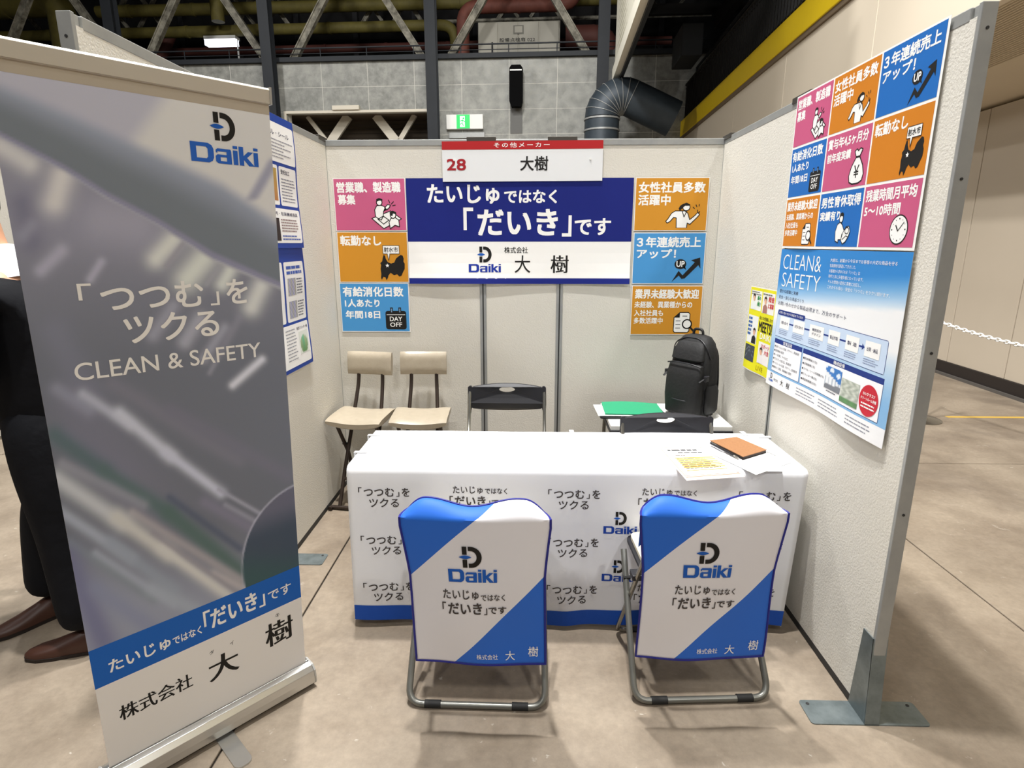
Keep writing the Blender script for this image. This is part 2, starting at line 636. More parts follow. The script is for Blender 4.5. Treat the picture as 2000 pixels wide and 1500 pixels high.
def logo_word(s, x, y, wd, hh, c=LOGO_BLUE, layer=3):
    kx, ky = wd / 3.56, hh
    gk = ('logo', s.n)
    P = lambda pts, dx: [(x + (a + dx) * kx, y + b * ky) for a, b in pts]
    g = dict(grp=gk)
    s.poly(P([(0, 0), (.9, 0), (1.08, .1), (1.16, .28), (1.16, .72), (1.08, .9), (.9, 1), (0, 1)], 0), c, layer,
           holes=[P([(.29, .2), (.78, .2), (.86, .3), (.86, .7), (.78, .8), (.29, .8)], 0)], **g)
    a = 1.25
    for q in ([(.08, .63), (.72, .63), (.8, .78), (.12, .78), (.02, .7), (.02, .56), (.12, .56)],
              [(.58, 0), (.84, 0), (.84, .68), (.8, .78), (.58, .7)], [(.14, .34), (.6, .34), (.6, .47), (.1, .47), (.0, .38)],
              [(.12, 0), (.6, 0), (.6, .13), (.14, .13)], [(.0, .1), (.12, 0), (.25, .1), (.25, .38), (.1, .47), (.0, .38)]):
        s.poly(P(q, a), c, layer, **g)
    for a in (2.18, 3.31):
        s.poly(P([(0, 0), (.25, 0), (.25, .76), (0, .76)], a), c, layer, **g)
        s.poly(P([(0, .85), (.25, .85), (.25, 1), (0, 1)], a), c, layer, **g)
    a = 2.5
    s.poly(P([(0, 0), (.25, 0), (.25, .32), (.52, .0), (.84, 0), (.44, .44), (.8, .76), (.5, .76), (.25, .52), (.25, 1), (0, 1)], a), c, layer, **g)


# --- pictograms; o = (x, y) lower left, k = scale; unit height 1


def pic_meeting(s, x, y, k):
    P = lambda l: [(x + a * k, y + b * k) for a, b in l]
    W_, B_ = WHITE, BLACK
    lw = .03 * k

    def shape(l, layer=3):
        s.poly(P(l), W_, layer)
        s.line(P(l), lw, B_, layer + .5, closed=True)
    shape([(.0, .36), (.42, .0), (1.08, .34), (.7, .62)], 3)
    s.line(P([(.22, .33), (.42, .16), (.62, .3), (.42, .44), (.22, .33)]), lw, B_, 4)
    shape([(.14, .42), (.12, .66), (.2, .8), (.34, .82), (.46, .78), (.56, .66), (.66, .74), (.7, .82), (.6, .84), (.52, .76), (.44, .6), (.42, .44), (.34, .3), (.26, .34)], 4)
    s.poly(P(ell(.3, .92, .1, .11)), W_, 4.6)
    s.line(P(ell(.3, .92, .1, .11)), lw, B_, 5, closed=True)
    s.poly(P([(.19, .93), (.2, 1.03), (.3, 1.07), (.42, 1.03), (.42, .97), (.3, .98)]), B_, 5.4)
    shape([(.66, .0), (.62, .22), (.7, .36), (.86, .38), (.98, .3), (1.0, .06), (.84, .12)], 6)
    s.poly(P(ell(.78, .47, .1, .11)), W_, 6.6)
    s.line(P(ell(.78, .47, .1, .11)), lw, B_, 7, closed=True)
    s.poly(P([(.67, .46), (.66, .58), (.78, .63), (.9, .57), (.9, .5), (.78, .53), (.76, .44)]), B_, 7.4)
    for a, b, c, d in ((.68, .9, .64, 1.0), (.74, .86, .82, .94), (.78, .8, .88, .82)):
        s.line(P([(a, b), (c, d)]), lw, B_, 4)


def pic_woman(s, x, y, k):
    P = lambda l: [(x + a * k, y + b * k) for a, b in l]
    lw = .035 * k
    body = [(.5, 0), (.48, .42), (.36, .44), (.2, .26), (.08, .2), (.02, .28), (.1, .36), (.26, .62), (.42, .72), (.84, .72), (.98, .62), (1.08, .34), (1.3, .52), (1.42, .66),
            (1.5, .56), (1.4, .44), (1.1, .14), (.98, .2), (.96, 0)]
    s.poly(P(body), WHITE, 3)
    s.line(P(body), lw, BLACK, 3.5)
    for l in ([(.72, .72), (.82, .46), (.92, .7)], [(1.42, .64), (1.4, .76)], [(1.46, .62), (1.5, .7)]):
        s.line(P(l), lw, BLACK, 4)
    s.poly(P(ell(.9, .88, .16, .15)), WHITE, 4)
    s.line(P(ell(.9, .88, .16, .15)), lw, BLACK, 4.5, closed=True)
    s.poly(P([(.73, .84), (.62, .72), (.56, .82), (.62, .94), (.74, 1.02), (.9, 1.07), (1.06, 1.0), (1.06, .94), (.84, .94)]), BLACK, 5)
    for a, b, c, d in ((1.2, .88, 1.26, .82), (1.32, .98, 1.36, .9), (1.46, 1.0, 1.46, .92)):
        s.line(P([(a, b), (c, d)]), lw, BLACK, 4)


def pic_up(s, x, y, k):
    P = lambda l: [(x + a * k, y + b * k) for a, b in l]
    s.poly(P([(0, -.02), (.28, .46), (.46, .27), (.95, .82), (.78, .9), (1.16, 1.02), (1.2, .55), (1.1, .7), (.56, .14), (.42, .12), (.3, .26)]), BLACK, 3)
    s.poly(P(ell(.34, .74, .25, .21)), BLACK, 3)
    s.poly(P([(.44, .6), (.6, .5), (.54, .66)]), BLACK, 3)
    s.text('UP', x + .17 * k, y + .62 * k, x + .52 * k, y + .87 * k, WHITE, .03, 4, grp='pictogram')


TOYAMA = [(.17, 1.0), (.22, .97), (.25, .85), (.32, .72), (.45, .66), (.58, .70), (.66, .86), (.75, .93), (.85, 1.0), (.93, .97), (.97, .85), (.95, .75), (1.0, .65), (.99, .45),
          (.92, .33), (.85, .18), (.76, .15), (.68, .24), (.55, .2), (.42, .3), (.33, .2), (.3, .1), (.24, 0), (.2, .12), (.12, .14), (.05, .02), (.02, .1), (.04, .25), (.02, .45),
          (.05, .6), (.02, .68), (.1, .75), (.13, .9)]


def pic_map(s, x, y, k):
    P = lambda l: [(x + a * k, y + b * k) for a, b in l]
    s.poly(P(TOYAMA), BLACK, 3)
    st = []
    for i in range(10):
        a, r = PI / 2 + i * PI / 5, (.085 if i % 2 == 0 else .036)
        st.append((.3 + r * math.cos(a), .58 + r * math.sin(a)))
    s.poly(P(st), WHITE, 4)
    bub = [(.15, 1.04), (.32, 1.04), (.37, .78), (.42, 1.04), (.80, 1.04), (.80, 1.36), (.15, 1.36)]
    s.poly(P(bub), WHITE, 5)
    s.line(P(bub), .02 * k, BLACK, 5.5, closed=True)
    s.text('射水市', x + .19 * k, y + 1.10 * k, x + .75 * k, y + 1.30 * k, BLACK, .015, 6, grp='pictogram')


def pic_dayoff(s, x, y, k):
    s.poly([(a, b) for a, b in rrect(x, y, x + k, y + .9 * k, .12 * k)], BLACK, 3)
    for a in (.3, .7):
        s.line([(x + a * k, y + .8 * k), (x + a * k, y + 1.02 * k)], .13 * k, BLACK, 4)
        s.line([(x + a * k, y + .84 * k), (x + a * k, y + .99 * k)], .05 * k, (120, 150, 180), 4.5)
    s.line([(x + .06 * k, y + .71 * k), (x + .94 * k, y + .71 * k)], .025 * k, WHITE, 4)
    s.text('DAY', x + .2 * k, y + .4 * k, x + .8 * k, y + .62 * k, WHITE, .02, 4, grp='pictogram')
    s.text('OFF', x + .2 * k, y + .12 * k, x + .78 * k, y + .34 * k, WHITE, .02, 4, grp='pictogram')


def pic_search(s, x, y, k):
    P = lambda l: [(x + a * k, y + b * k) for a, b in l]
    doc = [(.02, .08), (.08, 0), (.72, 0), (.8, .08), (.8, .92), (.72, 1), (.3, 1), (.02, .74)]
    s.poly(P(doc), WHITE, 3)
    s.line(P(doc), .04 * k, BLACK, 3.5, closed=True)
    s.poly(P([(.0, .74), (.3, .74), (.3, 1.02)]), BLACK, 4)
    for b in (.58, .4, .22):
        s.line(P([(.12, b), (.34, b)]), .03 * k, BLACK, 4)
    s.line(P([(.44, .82), (.66, .82)]), .03 * k, BLACK, 4)
    s.poly(P(ell(.68, .42, .22, .22)), WHITE, 5)
    s.line(P(ell(.68, .42, .22, .22)), .06 * k, BLACK, 5.5, closed=True)
    s.line(P([(.84, .26), (1.06, .04)]), .09 * k, BLACK, 5.5)


def pic_bag(s, x, y, k):
    P = lambda l: [(x + a * k, y + b * k) for a, b in l]
    bag = [(.3, .74), (.1, .5), (0, .24), (.06, .06), (.24, 0), (.56, 0), (.74, .06), (.8, .24), (.7, .5), (.5, .74)]
    s.poly(P(bag), WHITE, 3)
    s.line(P(bag), .04 * k, BLACK, 3.5, closed=True)
    t = [(.3, .76), (.5, .76), (.62, .94), (.5, .98), (.4, .92), (.3, .98), (.2, .92)]
    s.poly(P(t), WHITE, 3)
    s.line(P(t), .035 * k, BLACK, 4, closed=True)
    s.text('¥', x + .26 * k, y + .16 * k, x + .54 * k, y + .52 * k, BLACK, .01, 4, grp='pictogram')


def pic_father(s, x, y, k):
    P = lambda l: [(x + a * k, y + b * k) for a, b in l]
    lw = .03 * k
    body = [(.05, .1), (.0, .4), (.1, .64), (.26, .7), (.4, .62), (.56, .42), (.7, .48), (.6, .3), (.44, .32), (.42, .14), (.24, .14), (.24, .04)]
    s.poly(P(body), WHITE, 3)
    s.line(P(body), lw, BLACK, 3.5, closed=True)
    baby = [(.42, .12), (.5, .36), (.66, .54), (.84, .56), (.94, .4), (.86, .22), (.7, .06), (.54, .0)]
    s.poly(P(baby), WHITE, 4)
    s.line(P(baby), lw, BLACK, 4.5, closed=True)
    s.line(P(ell(.74, .42, .12, .1)), lw, BLACK, 5, closed=True)
    s.line(P([(.5, .14), (.72, .26), (.84, .22)]), lw, BLACK, 5)
    s.poly(P(ell(.3, .82, .11, .13)), WHITE, 4)
    s.line(P(ell(.3, .82, .11, .13)), lw, BLACK, 4.5, closed=True)
    s.poly(P([(.18, .84), (.2, .98), (.34, 1.02), (.44, .96), (.42, .88), (.28, .9)]), BLACK, 5)


def pic_clock(s, x, y, k):
    c = (x + .5 * k, y + .5 * k)
    s.poly(ell(*c, .5 * k, n=32), BLACK, 3)
    s.poly(ell(*c, .455 * k, n=32), WHITE, 3.6)
    for i in range(12):
        a = i * PI / 6
        r = .36 * k
        s.poly(ell(c[0] + r * math.cos(a), c[1] + r * math.sin(a), (.03 if i % 3 == 0 else .017) * k, n=8), BLACK, 4.2)
    s.line([(c[0] - .16 * k, c[1] + .14 * k), (c[0] - .02 * k, c[1] - .04 * k)], .05 * k, BLACK, 4.8)
    s.line([(c[0] - .02 * k, c[1] - .04 * k), (c[0] + .26 * k, c[1] + .24 * k)], .03 * k, BLACK, 4.8)


TILES = {  # key: (lines [(text, x0, y0, x1, y1)], pictogram, (x, y, k)); unit = tile height, width 1.4
    'sales': ([('営業職、製造職', .05, .73, 1.32, .94), ('募集', .06, .5, .41, .70)], pic_meeting, (.72, .03, .56)),
    'map': ([('転勤なし', .05, .73, .88, .94)], pic_map, (.83, .03, .52)),
    'dayoff': ([('有給消化日数', .05, .73, 1.3, .94), ('1人あたり', .08, .51, .8, .68), ('年間18日', .08, .27, .8, .44)], pic_dayoff, (.91, .04, .44)),
    'woman': ([('女性社員多数', .05, .72, 1.34, .93), ('活躍中', .05, .48, .68, .69)], pic_woman, (.6, .05, .45)),
    'up': ([('３年連続売上', .05, .72, 1.32, .93), ('アップ！', .06, .5, .84, .69)], pic_up, (.78, .03, .48)),
    'newcomer': ([('業界未経験大歓迎', .05, .74, 1.34, .94), ('未経験、異業種からの', .05, .55, 1.22, .69), ('入社社員も', .05, .38, .64, .51), ('多数活躍中', .05, .22, .64, .35)], pic_search, (.86, .04, .42)),
    'bonus': ([('賞与年4,5ヶ月分', .05, .74, 1.32, .94), ('前年度実績', .06, .51, .84, .68)], pic_bag, (.86, .05, .6)),
    'father': ([('男性育休取得', .05, .72, 1.34, .93), ('実績有り', .05, .48, .74, .66)], pic_father, (.64, .05, .56)),
    'overtime': ([('残業時間月平均', .05, .74, 1.32, .94), ('5〜10時間', .05, .5, 1.0, .69)], pic_clock, (.82, .04, .46)),
}


def tile(s, key, x, y, h, color, w_=1.4):
    """a coloured recruitment tile with its words and pictogram"""
    lines, pic, (px_, py_, pk) = TILES[key]
    if color:
        s.rect(x, y, x + w_ * h, y + h, color, 1)
    r = w_ / 1.4
    for i, (t, a, b, c, d) in enumerate(lines):
        s.text(t, x + a * h * r, y + b * h, x + c * h * r, y + d * h, WHITE, .03 if i == 0 or d - b > .16 else .022, 2)
    s.art = 'pictogram'
    pic(s, x + px_ * h * r, y + py_ * h, pk * h)
    s.art = 'artwork'


# ------------------------------------------------------------------ booth dimensions
XL, XR, YB, H = -1.186, 1.129, 3.611, 2.14
YF = 1.700           # front end of the side walls
YM = 2.645           # joint between the two side panels
T = 0.040            # post thickness

# ------------------------------------------------------------------ floor
fl = boxpart('floor', floor_dark, None, -30, -14, -0.06, 14, 30, -0.012)
tag(fl, kind='structure')
slab = None
for i in range(-9, 4):
    for j in range(-5, 9):
        if slab is None:
            b = MB()
            b.box(0.004, 0.004, -0.011, 3.011, 2.996, 0.0)
            slab = b.build('floor_slab', floor_m, fl, bevel=0.004)
            s_ = slab
        else:
            s_ = slab.copy()
            COL.objects.link(s_)
        s_.location = (-0.957 + 3.015 * i, 4.055 + 3.0 * (j - 3), 0)

# ------------------------------------------------------------------ the hall (turned 2.7 degrees against the booth)
HALL = Matrix.Rotation(math.radians(-2.7), 4, 'Z')
YW = 18.0


def hbox(name, m, parent, *a, bevel=0):
    return boxpart(name, m, parent, *a, bevel=bevel, M=HALL)


# far concrete wall with its cast panels and the opening under them
wf = hbox('wall_far', mat('wall_core', (206, 204, 196), 0.9), None, -26, YW + 0.002, 0, 6, YW + 0.30, 4.45)
tag(wf, kind='structure')
hbox('wall_core', MATS['wall_core'], wf, -26, YW + 0.002, 4.45, -7.95, YW + 0.30, 6.6)
hbox('wall_core', MATS['wall_core'], wf, -3.72, YW + 0.002, 4.45, 6, YW + 0.30, 6.6)
hbox('wall_core', MATS['wall_core'], wf, -7.95, YW + 0.002, 5.27, -3.72, YW + 0.30, 6.6)
for r_ in range(4):
    z1 = 6.60 - 0.665 * r_
    z0 = z1 - 0.652
    for c_ in range(23):
        x0 = -25.87 + 1.36 * c_
        x1 = x0 + 1.345
        if r_ > 1 and x1 > -7.9 and x0 < -3.75:
            if x0 < -7.95:
                x1 = -7.95
            elif x1 > -3.72:
                x0 = -3.72
            else:
                continue
            if x1 - x0 < .05:
                continue
        hbox('concrete_panel', wallconc_m, wf, x0, YW, z0, x1, YW + 0.07, z1)
hbox('concrete_panel', wallconc_m, wf, -25.87, YW, 0, 5.4, YW + 0.07, 3.93)

# opening with its frame, brown slatted back and pale struts
fr = empty('window_1')
tag(fr, kind='structure')
cream = mat('pale_frame', (214, 206, 190), 0.6)
brown = mat('brown_boards', (96, 84, 70), 0.7)
hbox('window_frame', cream, fr, -8.03, YW - .06, 5.24, -3.66, YW + .06, 5.31)
hbox('window_frame', cream, fr, -8.03, YW - .06, 4.0, -7.96, YW + .06, 5.24)
hbox('window_frame', cream, fr, -3.73, YW - .06, 4.0, -3.66, YW + .06, 5.24)
for k in range(11):
    hbox('board', brown, fr, -8.6, YW + 1.5, 3.9 + .13 * k, -3.2, YW + 1.53, 4.02 + .13 * k)
hbox('ceiling_board', mat('brown_soffit', (120, 104, 86), 0.7), fr, -8.6, YW + .3, 5.3, -3.2, YW + 1.5, 5.36)
for (xa, za), (xb, zb), wd in (((-7.0, 4.5), (-7.62, 5.30), .12), ((-7.0, 4.5), (-6.35, 5.30), .26), ((-4.85, 4.5), (-5.5, 5.30), .26), ((-4.85, 4.5), (-4.3, 5.30), .14)):
    b = MB()
    b.box(0, -.05, -wd / 2, math.hypot(xb - xa, zb - za), .05, wd / 2)
    b.build('strut', cream, fr, M=HALL @ Matrix.Translation((xa, YW + .7, za)) @ Matrix.Rotation(-math.atan2(zb - za, xb - xa), 4, 'Y'))

vb_ = hbox('lintel_box', cream, fr, -6.55, YW - .12, 5.31, -5.75, YW - .001, 5.43, bevel=.01)
# gallery slab edge, back of the gallery, roof
gw = hbox('trim_1', steel_dk, None, -26, YW - .12, 6.60, 6, YW + .3, 6.72)
tag(gw, kind='structure')
cl = hbox('ceiling', dark_m, None, -28, -14, 11.6, 8, 27, 11.8)
tag(cl, kind='structure')
bw = hbox('wall_gallery', dark_m, None, -26, 25.5, 0, 8, 25.7, 11.6)
tag(bw, kind='structure')
for k in range(13):
    hbox('wall_post', mat('gallery_post', (40, 40, 42), .8), bw, -25 + 2.4 * k, 25.3, 6.6, -24.8 + 2.4 * k, 25.5, 11.6)

# steel columns (H sections) in front of the far wall
COLX = (-17.4, -12.76, -8.22, -3.54, 1.20)
WHERE = {1: 'dark steel column left of the lit strip lamp', 2: 'dark steel column rising left of the opening with pale struts',
         3: 'dark steel column between the opening and the exit sign', 4: 'dark steel column beside the perforated screen'}
for i, x in enumerate(COLX):
    if i == 0:
        continue
    b = MB()
    b.box(x - .15, YW - .45, 0, x + .15, YW - .43, 11.6)
    b.box(x - .15, YW - .17, 0, x + .15, YW - .15, 11.6)
    b.box(x - .012, YW - .43, 0, x + .012, YW - .17, 11.6)
    o = b.build('steel_column', steel_dk, None, M=HALL)
    tag(o, WHERE[i], 'column', 'steel columns of the far wall')

# diagonal bracing above the wall
tr = empty('steel_truss')
tag(tr, 'weathered grey diagonal bracing above the concrete wall', 'truss')


def strut(p, q, wd, dp, parent, name='brace', m=None):
    (xa, ya, za), (xb, yb, zb) = p, q
    d = Vector((xb - xa, yb - ya, zb - za))
    b = MB()
    L_ = d.length
    b.box(0, -dp / 2, -wd / 2, L_, dp / 2, -wd / 2 + .03)
    b.box(0, -dp / 2, wd / 2 - .03, L_, dp / 2, wd / 2)
    b.box(0, -dp * .3, -wd / 2 + .03, L_, dp * .3, wd / 2 - .03)
    return b.build(name, m or strut_m, parent, M=HALL @ Matrix.Translation(p) @ Matrix.Rotation(-math.atan2(d.z, d.x), 4, 'Y'))


for x in COLX:
    for sgn in (-1, 1):
        strut((x + sgn * .38, YW + .42, 6.74), (x + sgn * 2.28, YW + .42, 9.6), .20, .16, tr)
        strut((x + sgn * 1.3 + .15, YW + 4, 8.9), (x + sgn * 3.05 + .15, YW + 4, 11.3), .13, .1, tr)
        strut((x + 2.35 + sgn * .2, YW + 4, 8.95), (x + 2.35 + sgn * 1.4, YW + 4, 10.5), .10, .1, tr)
b = MB()
b.tube([(-26, YW + 4, 8.9), (5.0, YW + 4, 8.9)], .06, 6)
b.build('bottom_chord', strut_m, tr, M=HALL)
b = MB()
b.box(-26, YW + .32, 9.55, 5.0, YW + .52, 9.8)
b.build('top_chord', strut_m, tr, M=HALL)

# railing on the gallery edge
rl = empty('gallery_railing')
tag(rl, 'thin dark metal railing on top of the concrete wall', 'railing')
b = MB()
b.tube([(-26, YW + .1, 7.0), (5, YW + .1, 7.0)], .022, 6)
b.build('top_rail', steel_dk, rl, M=HALL)
b = MB()
b.tube([(-26, YW + .1, 6.86), (5, YW + .1, 6.86)], .012, 6)
b.build('mid_rail', steel_dk, rl, M=HALL)
for k in range(22):
    b = MB()
    b.tube([(-25.9 + 1.36 * k, YW + .1, 6.7), (-25.9 + 1.36 * k, YW + .1, 7.0)], .014, 6)
    b.build('post', steel_dk, rl, M=HALL)

# pipes and air handling equipment on the gallery


def pipe(name, pts, r, m, label, cat='pipe', fr_=.5, group=None, bands=True):
    root = empty(name)
    tag(root, label, cat, group)
    pp = fillet(pts, fr_, 6)
    b = MB()
    b.tube(pp, r, 16)
    b.build('lagging', m, root, smooth=True, M=HALL)
    if bands:
        tot = 0
        for a, c in zip(pp, pp[1:]):
            n = int((c - a).length / 2.3)
            for k in range(n):
                q = a.lerp(c, (k + .5) / n)
                d = (c - a).normalized() * .05
                b = MB()
                b.tube([q - d, q + d], r + .015, 16)
                b.build('band', m, root, smooth=True, M=HALL)
    return root


pipe('lagged_pipe', [(-26, 21, 8.46), (-3.4, 21, 8.46), (-3.4, 21, 6.7)], .17, duct_y, 'lower yellow lagged pipe running behind the bracing')
pipe('lagged_pipe', [(-16, 21.6, 9.35), (0.6, 21.6, 9.3), (3, 21.6, 9.3)], .19, duct_y, 'upper yellow lagged pipe along the top of the photo')
pipe('lagged_pipe', [(-22, 20.2, 9.15), (-16.2, 20.2, 9.15), (-16.2, 20.2, 6.7)], .42, duct_y, 'thick yellow pipe bending down beside the left partition post')
pipe('lagged_pipe', [(-11.0, 20.3, 11.4), (-11.0, 20.3, 8.5)], .2, duct_y, 'vertical yellow pipe above the strip lamp')
pipe('lagged_pipe', [(-3.05, 20.4, 6.7), (-3.05, 20.4, 8.75), (0.5, 20.4, 8.75), (0.5, 20.4, 11)], .2, duct_r, 'salmon pipe looping over the white equipment cabinet')
pipe('lagged_pipe', [(-26, 22.3, 7.9), (-14.5, 22.3, 7.9), (-13.8, 22.3, 9)], .2, duct_r2, 'rusty pipe behind the thick yellow pipe')
pipe('lagged_pipe', [(0.2, 21.3, 8.1), (1.6, 21.3, 8.1), (1.6, 21.3, 6.7)], .35, duct_r2, 'rust brown pipe right of the white equipment cabinet')
pipe('lagged_pipe', [(-26, 23.5, 8.6), (4, 23.5, 8.6)], .14, duct_r2, 'thin rusty pipe far behind the bracing')

ac = empty('equipment_cabinet')
tag(ac, 'white equipment cabinet with small black writing on the gallery', 'cabinet')
cabm = mat('cabinet_white', (168, 164, 152), .6)
hbox('body', cabm, ac, -2.52, 20.0, 6.72, .02, 21.0, 8.18, bevel=.02)
for k in range(4):
    hbox('door', cabm, ac, -2.5 + .63 * k, 19.97, 6.8 + .0, -1.89 + .63 * k - .02, 20.0, 8.15, bevel=.01)
cs = Sheet(lambda u, v_, h: HALL @ Vector((u, 19.965 - h * 8, v_)))
cs.text('設備点検扉 022', -1.85, 7.60, -.75, 7.72, (40, 40, 40), 0, 2)
cs.rect(-1.42, 7.82, -1.1, 8.06, (120, 118, 110), 1)
cs.rect(-1.38, 7.86, -1.14, 8.03, (176, 172, 160), 2)
cs.build(ac)
hbox('handle', black_rub, ac, -2.1, 19.93, 6.9, -2.05, 19.97, 7.6)

sl = empty('strip_lamp')
tag(sl, 'lit white fluorescent strip lamp in the dark gallery', 'lamp')
hbox('lamp_housing', white_pl, sl, -11.9, 20.9, 8.20, -10.8, 21.2, 8.30)
hbox('diffuser', mat('lit_tube', (255, 255, 255), .5, emit=((236, 240, 255), 9)), sl, -11.88, 20.9, 8.02, -10.82, 21.15, 8.2)
b = MB()
b.tube([(-10.79, 21, 8.2), (-10.79, 21, 6.7)], .03, 6)
b.build('support', white_pl, sl, M=HALL)

# exit sign, service box and column loudspeaker on the wall
xs = empty('exit_sign')
tag(xs, 'green lit running man exit sign on the concrete wall', 'sign')
hbox('housing', white_pl, xs, -3.20, YW - .14, 4.74, -2.14, YW - .0, 5.13, bevel=.01)
hbox('lit_panel', mat('exit_green', (20, 190, 90), .4, emit=((30, 215, 100), 1.1)), xs, -2.90, YW - .155, 4.755, -2.52, YW - .13, 5.12)
es = Sheet(lambda u, v_, h: HALL @ Vector((u, YW - .157 - h * 6, v_)))
exw = mat('exit_white', (240, 255, 245), .4, emit=((225, 255, 235), 1.3))
es.poly([(-2.80, 4.79), (-2.66, 4.79), (-2.66, 5.08), (-2.80, 5.08)], exw, 1)
es.poly(ell(-2.70, 5.02, .025, n=10), MATS['exit_green'], 3)
for l in ([(-2.72, 4.98), (-2.74, 4.9), (-2.70, 4.82)], [(-2.74, 4.9), (-2.80, 4.86)], [(-2.72, 4.97), (-2.66, 4.93)], [(-2.72, 4.97), (-2.79, 4.95)]):
    es.line(l, .022, MATS['exit_green'], 3)
es.build(xs)
hbox('rail', alu_m, xs, -3.14, YW - .1, 4.5, -2.10, YW - .0, 4.66, bevel=.01)

sp = empty('column_loudspeaker')
tag(sp, 'slim black column loudspeaker on the concrete wall', 'loudspeaker')
b = MB()
b.prism([(-1.37, 5.42), (-1.31, 5.28), (-1.05, 5.28), (-1.00, 5.42), (-1.0, 6.26), (-1.06, 6.34), (-1.31, 6.34), (-1.37, 6.26)], YW - .34, YW - .10, f=lambda u, v_, h: (u, h, v_))
b.build('cabinet', mat('speaker_black', (10, 10, 11), .8, spec=.05), sp, M=HALL)
hbox('shade_strip', mat('shade_grey', (104, 104, 102), .7), sp, -1.36, YW - .012, 4.62, -1.02, YW - .001, 5.5)  # thin grey strip standing in for the loudspeaker's shade on the wall
hbox('badge', white_pl, sp, -1.35, YW - .35, 6.19, -1.02, YW - .338, 6.22)
hbox('wall_bracket', steel_dk, sp, -1.25, YW - .12, 5.6, -1.1, YW - .0, 6.1)

# spiral duct: riser and segmented elbow
du = empty('ventilation_duct')
tag(du, 'segmented grey metal ventilation duct elbow beside the yellow beam', 'duct')
cx_, cz_, rb, rd = 1.62, 4.66, .50, .44
b = MB()
b.tube([(cx_ - rb, 16.2, 0.0), (cx_ - rb, 16.2, 4.0)], rd, 24)
b.build('riser', spiral_m, du, smooth=True, M=HALL)
for z in (4.0, 4.35, 4.62):
    b = MB()
    b.tube([(cx_ - rb, 16.2, z - .02), (cx_ - rb, 16.2, z + .02)], rd + .02, 24)
    b.build('flange', alu_m, du, smooth=True, M=HALL)
b = MB()
b.tube([(cx_ - rb, 16.2, 4.0), (cx_ - rb, 16.2, 4.62)], rd, 24)
b.build('riser', spiral_m, du, smooth=True, M=HALL)
NS = 8
for k in range(NS):
    a0, a1 = PI - 2.0 * k / NS, PI - 2.0 * (k + 1) / NS
    pa = (cx_ + rb * math.cos(a0), 16.2, cz_ + rb * math.sin(a0))
    pb = (cx_ + rb * math.cos(a1), 16.2, cz_ + rb * math.sin(a1))
    b = MB()
    ring = []
    for a in (a0, a1):
        for j in range(24):
            t = 2 * PI * j / 24
            rr = rb + rd * math.cos(t)
            ring.append((cx_ + rr * math.cos(a), 16.2 + rd * math.sin(t), cz_ + rr * math.sin(a)))
    b.add(ring, [(j, (j + 1) % 24, 24 + (j + 1) % 24, 24 + j) for j in range(24)])
    b.build('gore', spiral_m, du, smooth=True, M=HALL)
    b = MB()
    b.tube([(cx_ + (rb + (rd + .006) * math.cos(2 * PI * j / 24)) * math.cos(a1), 16.2 + (rd + .006) * math.sin(2 * PI * j / 24), cz_ + (rb + (rd + .006) * math.cos(2 * PI * j / 24)) * math.sin(a1)) for j in range(24)], .009, 5, closed=True)
    b.build('seam', alu_m, du, M=HALL)
b = MB()
b.tube([(cx_ + rb * math.cos(PI - 2), 16.2, cz_ + rb * math.sin(PI - 2)), (cx_ + rb * math.cos(PI - 2) + 1.1, 16.2, cz_ + rb * math.sin(PI - 2) - .503)], rd, 24)
b.build('outlet', spiral_m, du, smooth=True, M=HALL)
# stacked service shelf right of the duct on the wall
sb = hbox('service_platform', steel_dk, None, 2.9, 15.6, 5.9, 3.4, 16.8, 6.6, bevel=.02)
tag(sb, 'dark steel box hanging above the ventilation duct', 'platform')

# side gallery on the right: fascia, yellow beam, sloping soffit, recessed wall
gx = 3.5
gf = empty('wall_right_gallery')
tag(gf, kind='structure')
for k in range(9):
    y0 = -6 + 2.7 * k
    hbox('fascia_panel', fascia_m, gf, gx, y0 + .006, 3.43, gx + .1, y0 + 2.694, 4.40, bevel=.006)
hbox('fascia_core', mat('fascia_core', (120, 112, 100), .8), gf, gx + .02, -6, 3.44, gx + .3, 18, 4.44)
yb = hbox('trim_2', yellow_m, None, gx - .05, -6, 4.47, gx + .25, 18, 4.88, bevel=.01)
tag(yb, kind='structure')
hbox('lip', mat('lip_brown', (120, 104, 84), .6), yb, gx - .03, -6, 4.40, gx + .25, 18, 4.47)
wr = hbox('wall_side', hallwall_m, None, 4.78, -8, .16, 4.95, 18, 3.0)
tag(wr, kind='structure')
for k in range(27):
    y0 = -7.6 + .93 * k
    hbox('wall_panel', hallwall_m, wr, 4.735, y0 + .006, .16, 4.79, y0 + .924, 2.99, bevel=.005)
bb = hbox('baseboard_right', skirting_m, None, 4.72, -8, 0, 4.95, 18, .16, bevel=.005)
tag(bb, kind='structure')
hbox('skirting_lip', mat('lip_grey', (88, 84, 80), .5), bb, 4.69, -8, 0.0, 4.72, 18, .03)
sf = empty('ceiling_soffit')
tag(sf, kind='structure')
b = MB()
b.add([(gx + .05, -6, 3.44), (4.95, -6, 2.97), (4.95, 18, 2.97), (gx + .05, 18, 3.44), (gx + .05, -6, 3.5), (4.95, -6, 3.05), (4.95, 18, 3.05), (gx + .05, 18, 3.5)],
      [(0, 3, 2, 1), (4, 5, 6, 7), (0, 1, 5, 4), (2, 3, 7, 6), (1, 2, 6, 5), (0, 4, 7, 3)])
b.build('soffit_board', soffit_m, sf, M=HALL)
for k in range(26):
    t0 = k / 26 * .45
    xa = gx + .08 + 1.4 * t0
    za = 3.44 - (xa - gx - .05) * .47 / 1.4
    b = MB()
    b.box(xa, -6, za - .012, xa + .012, 17.9, za + .004)
    b.build('rib', soffit_m, sf, M=HALL)
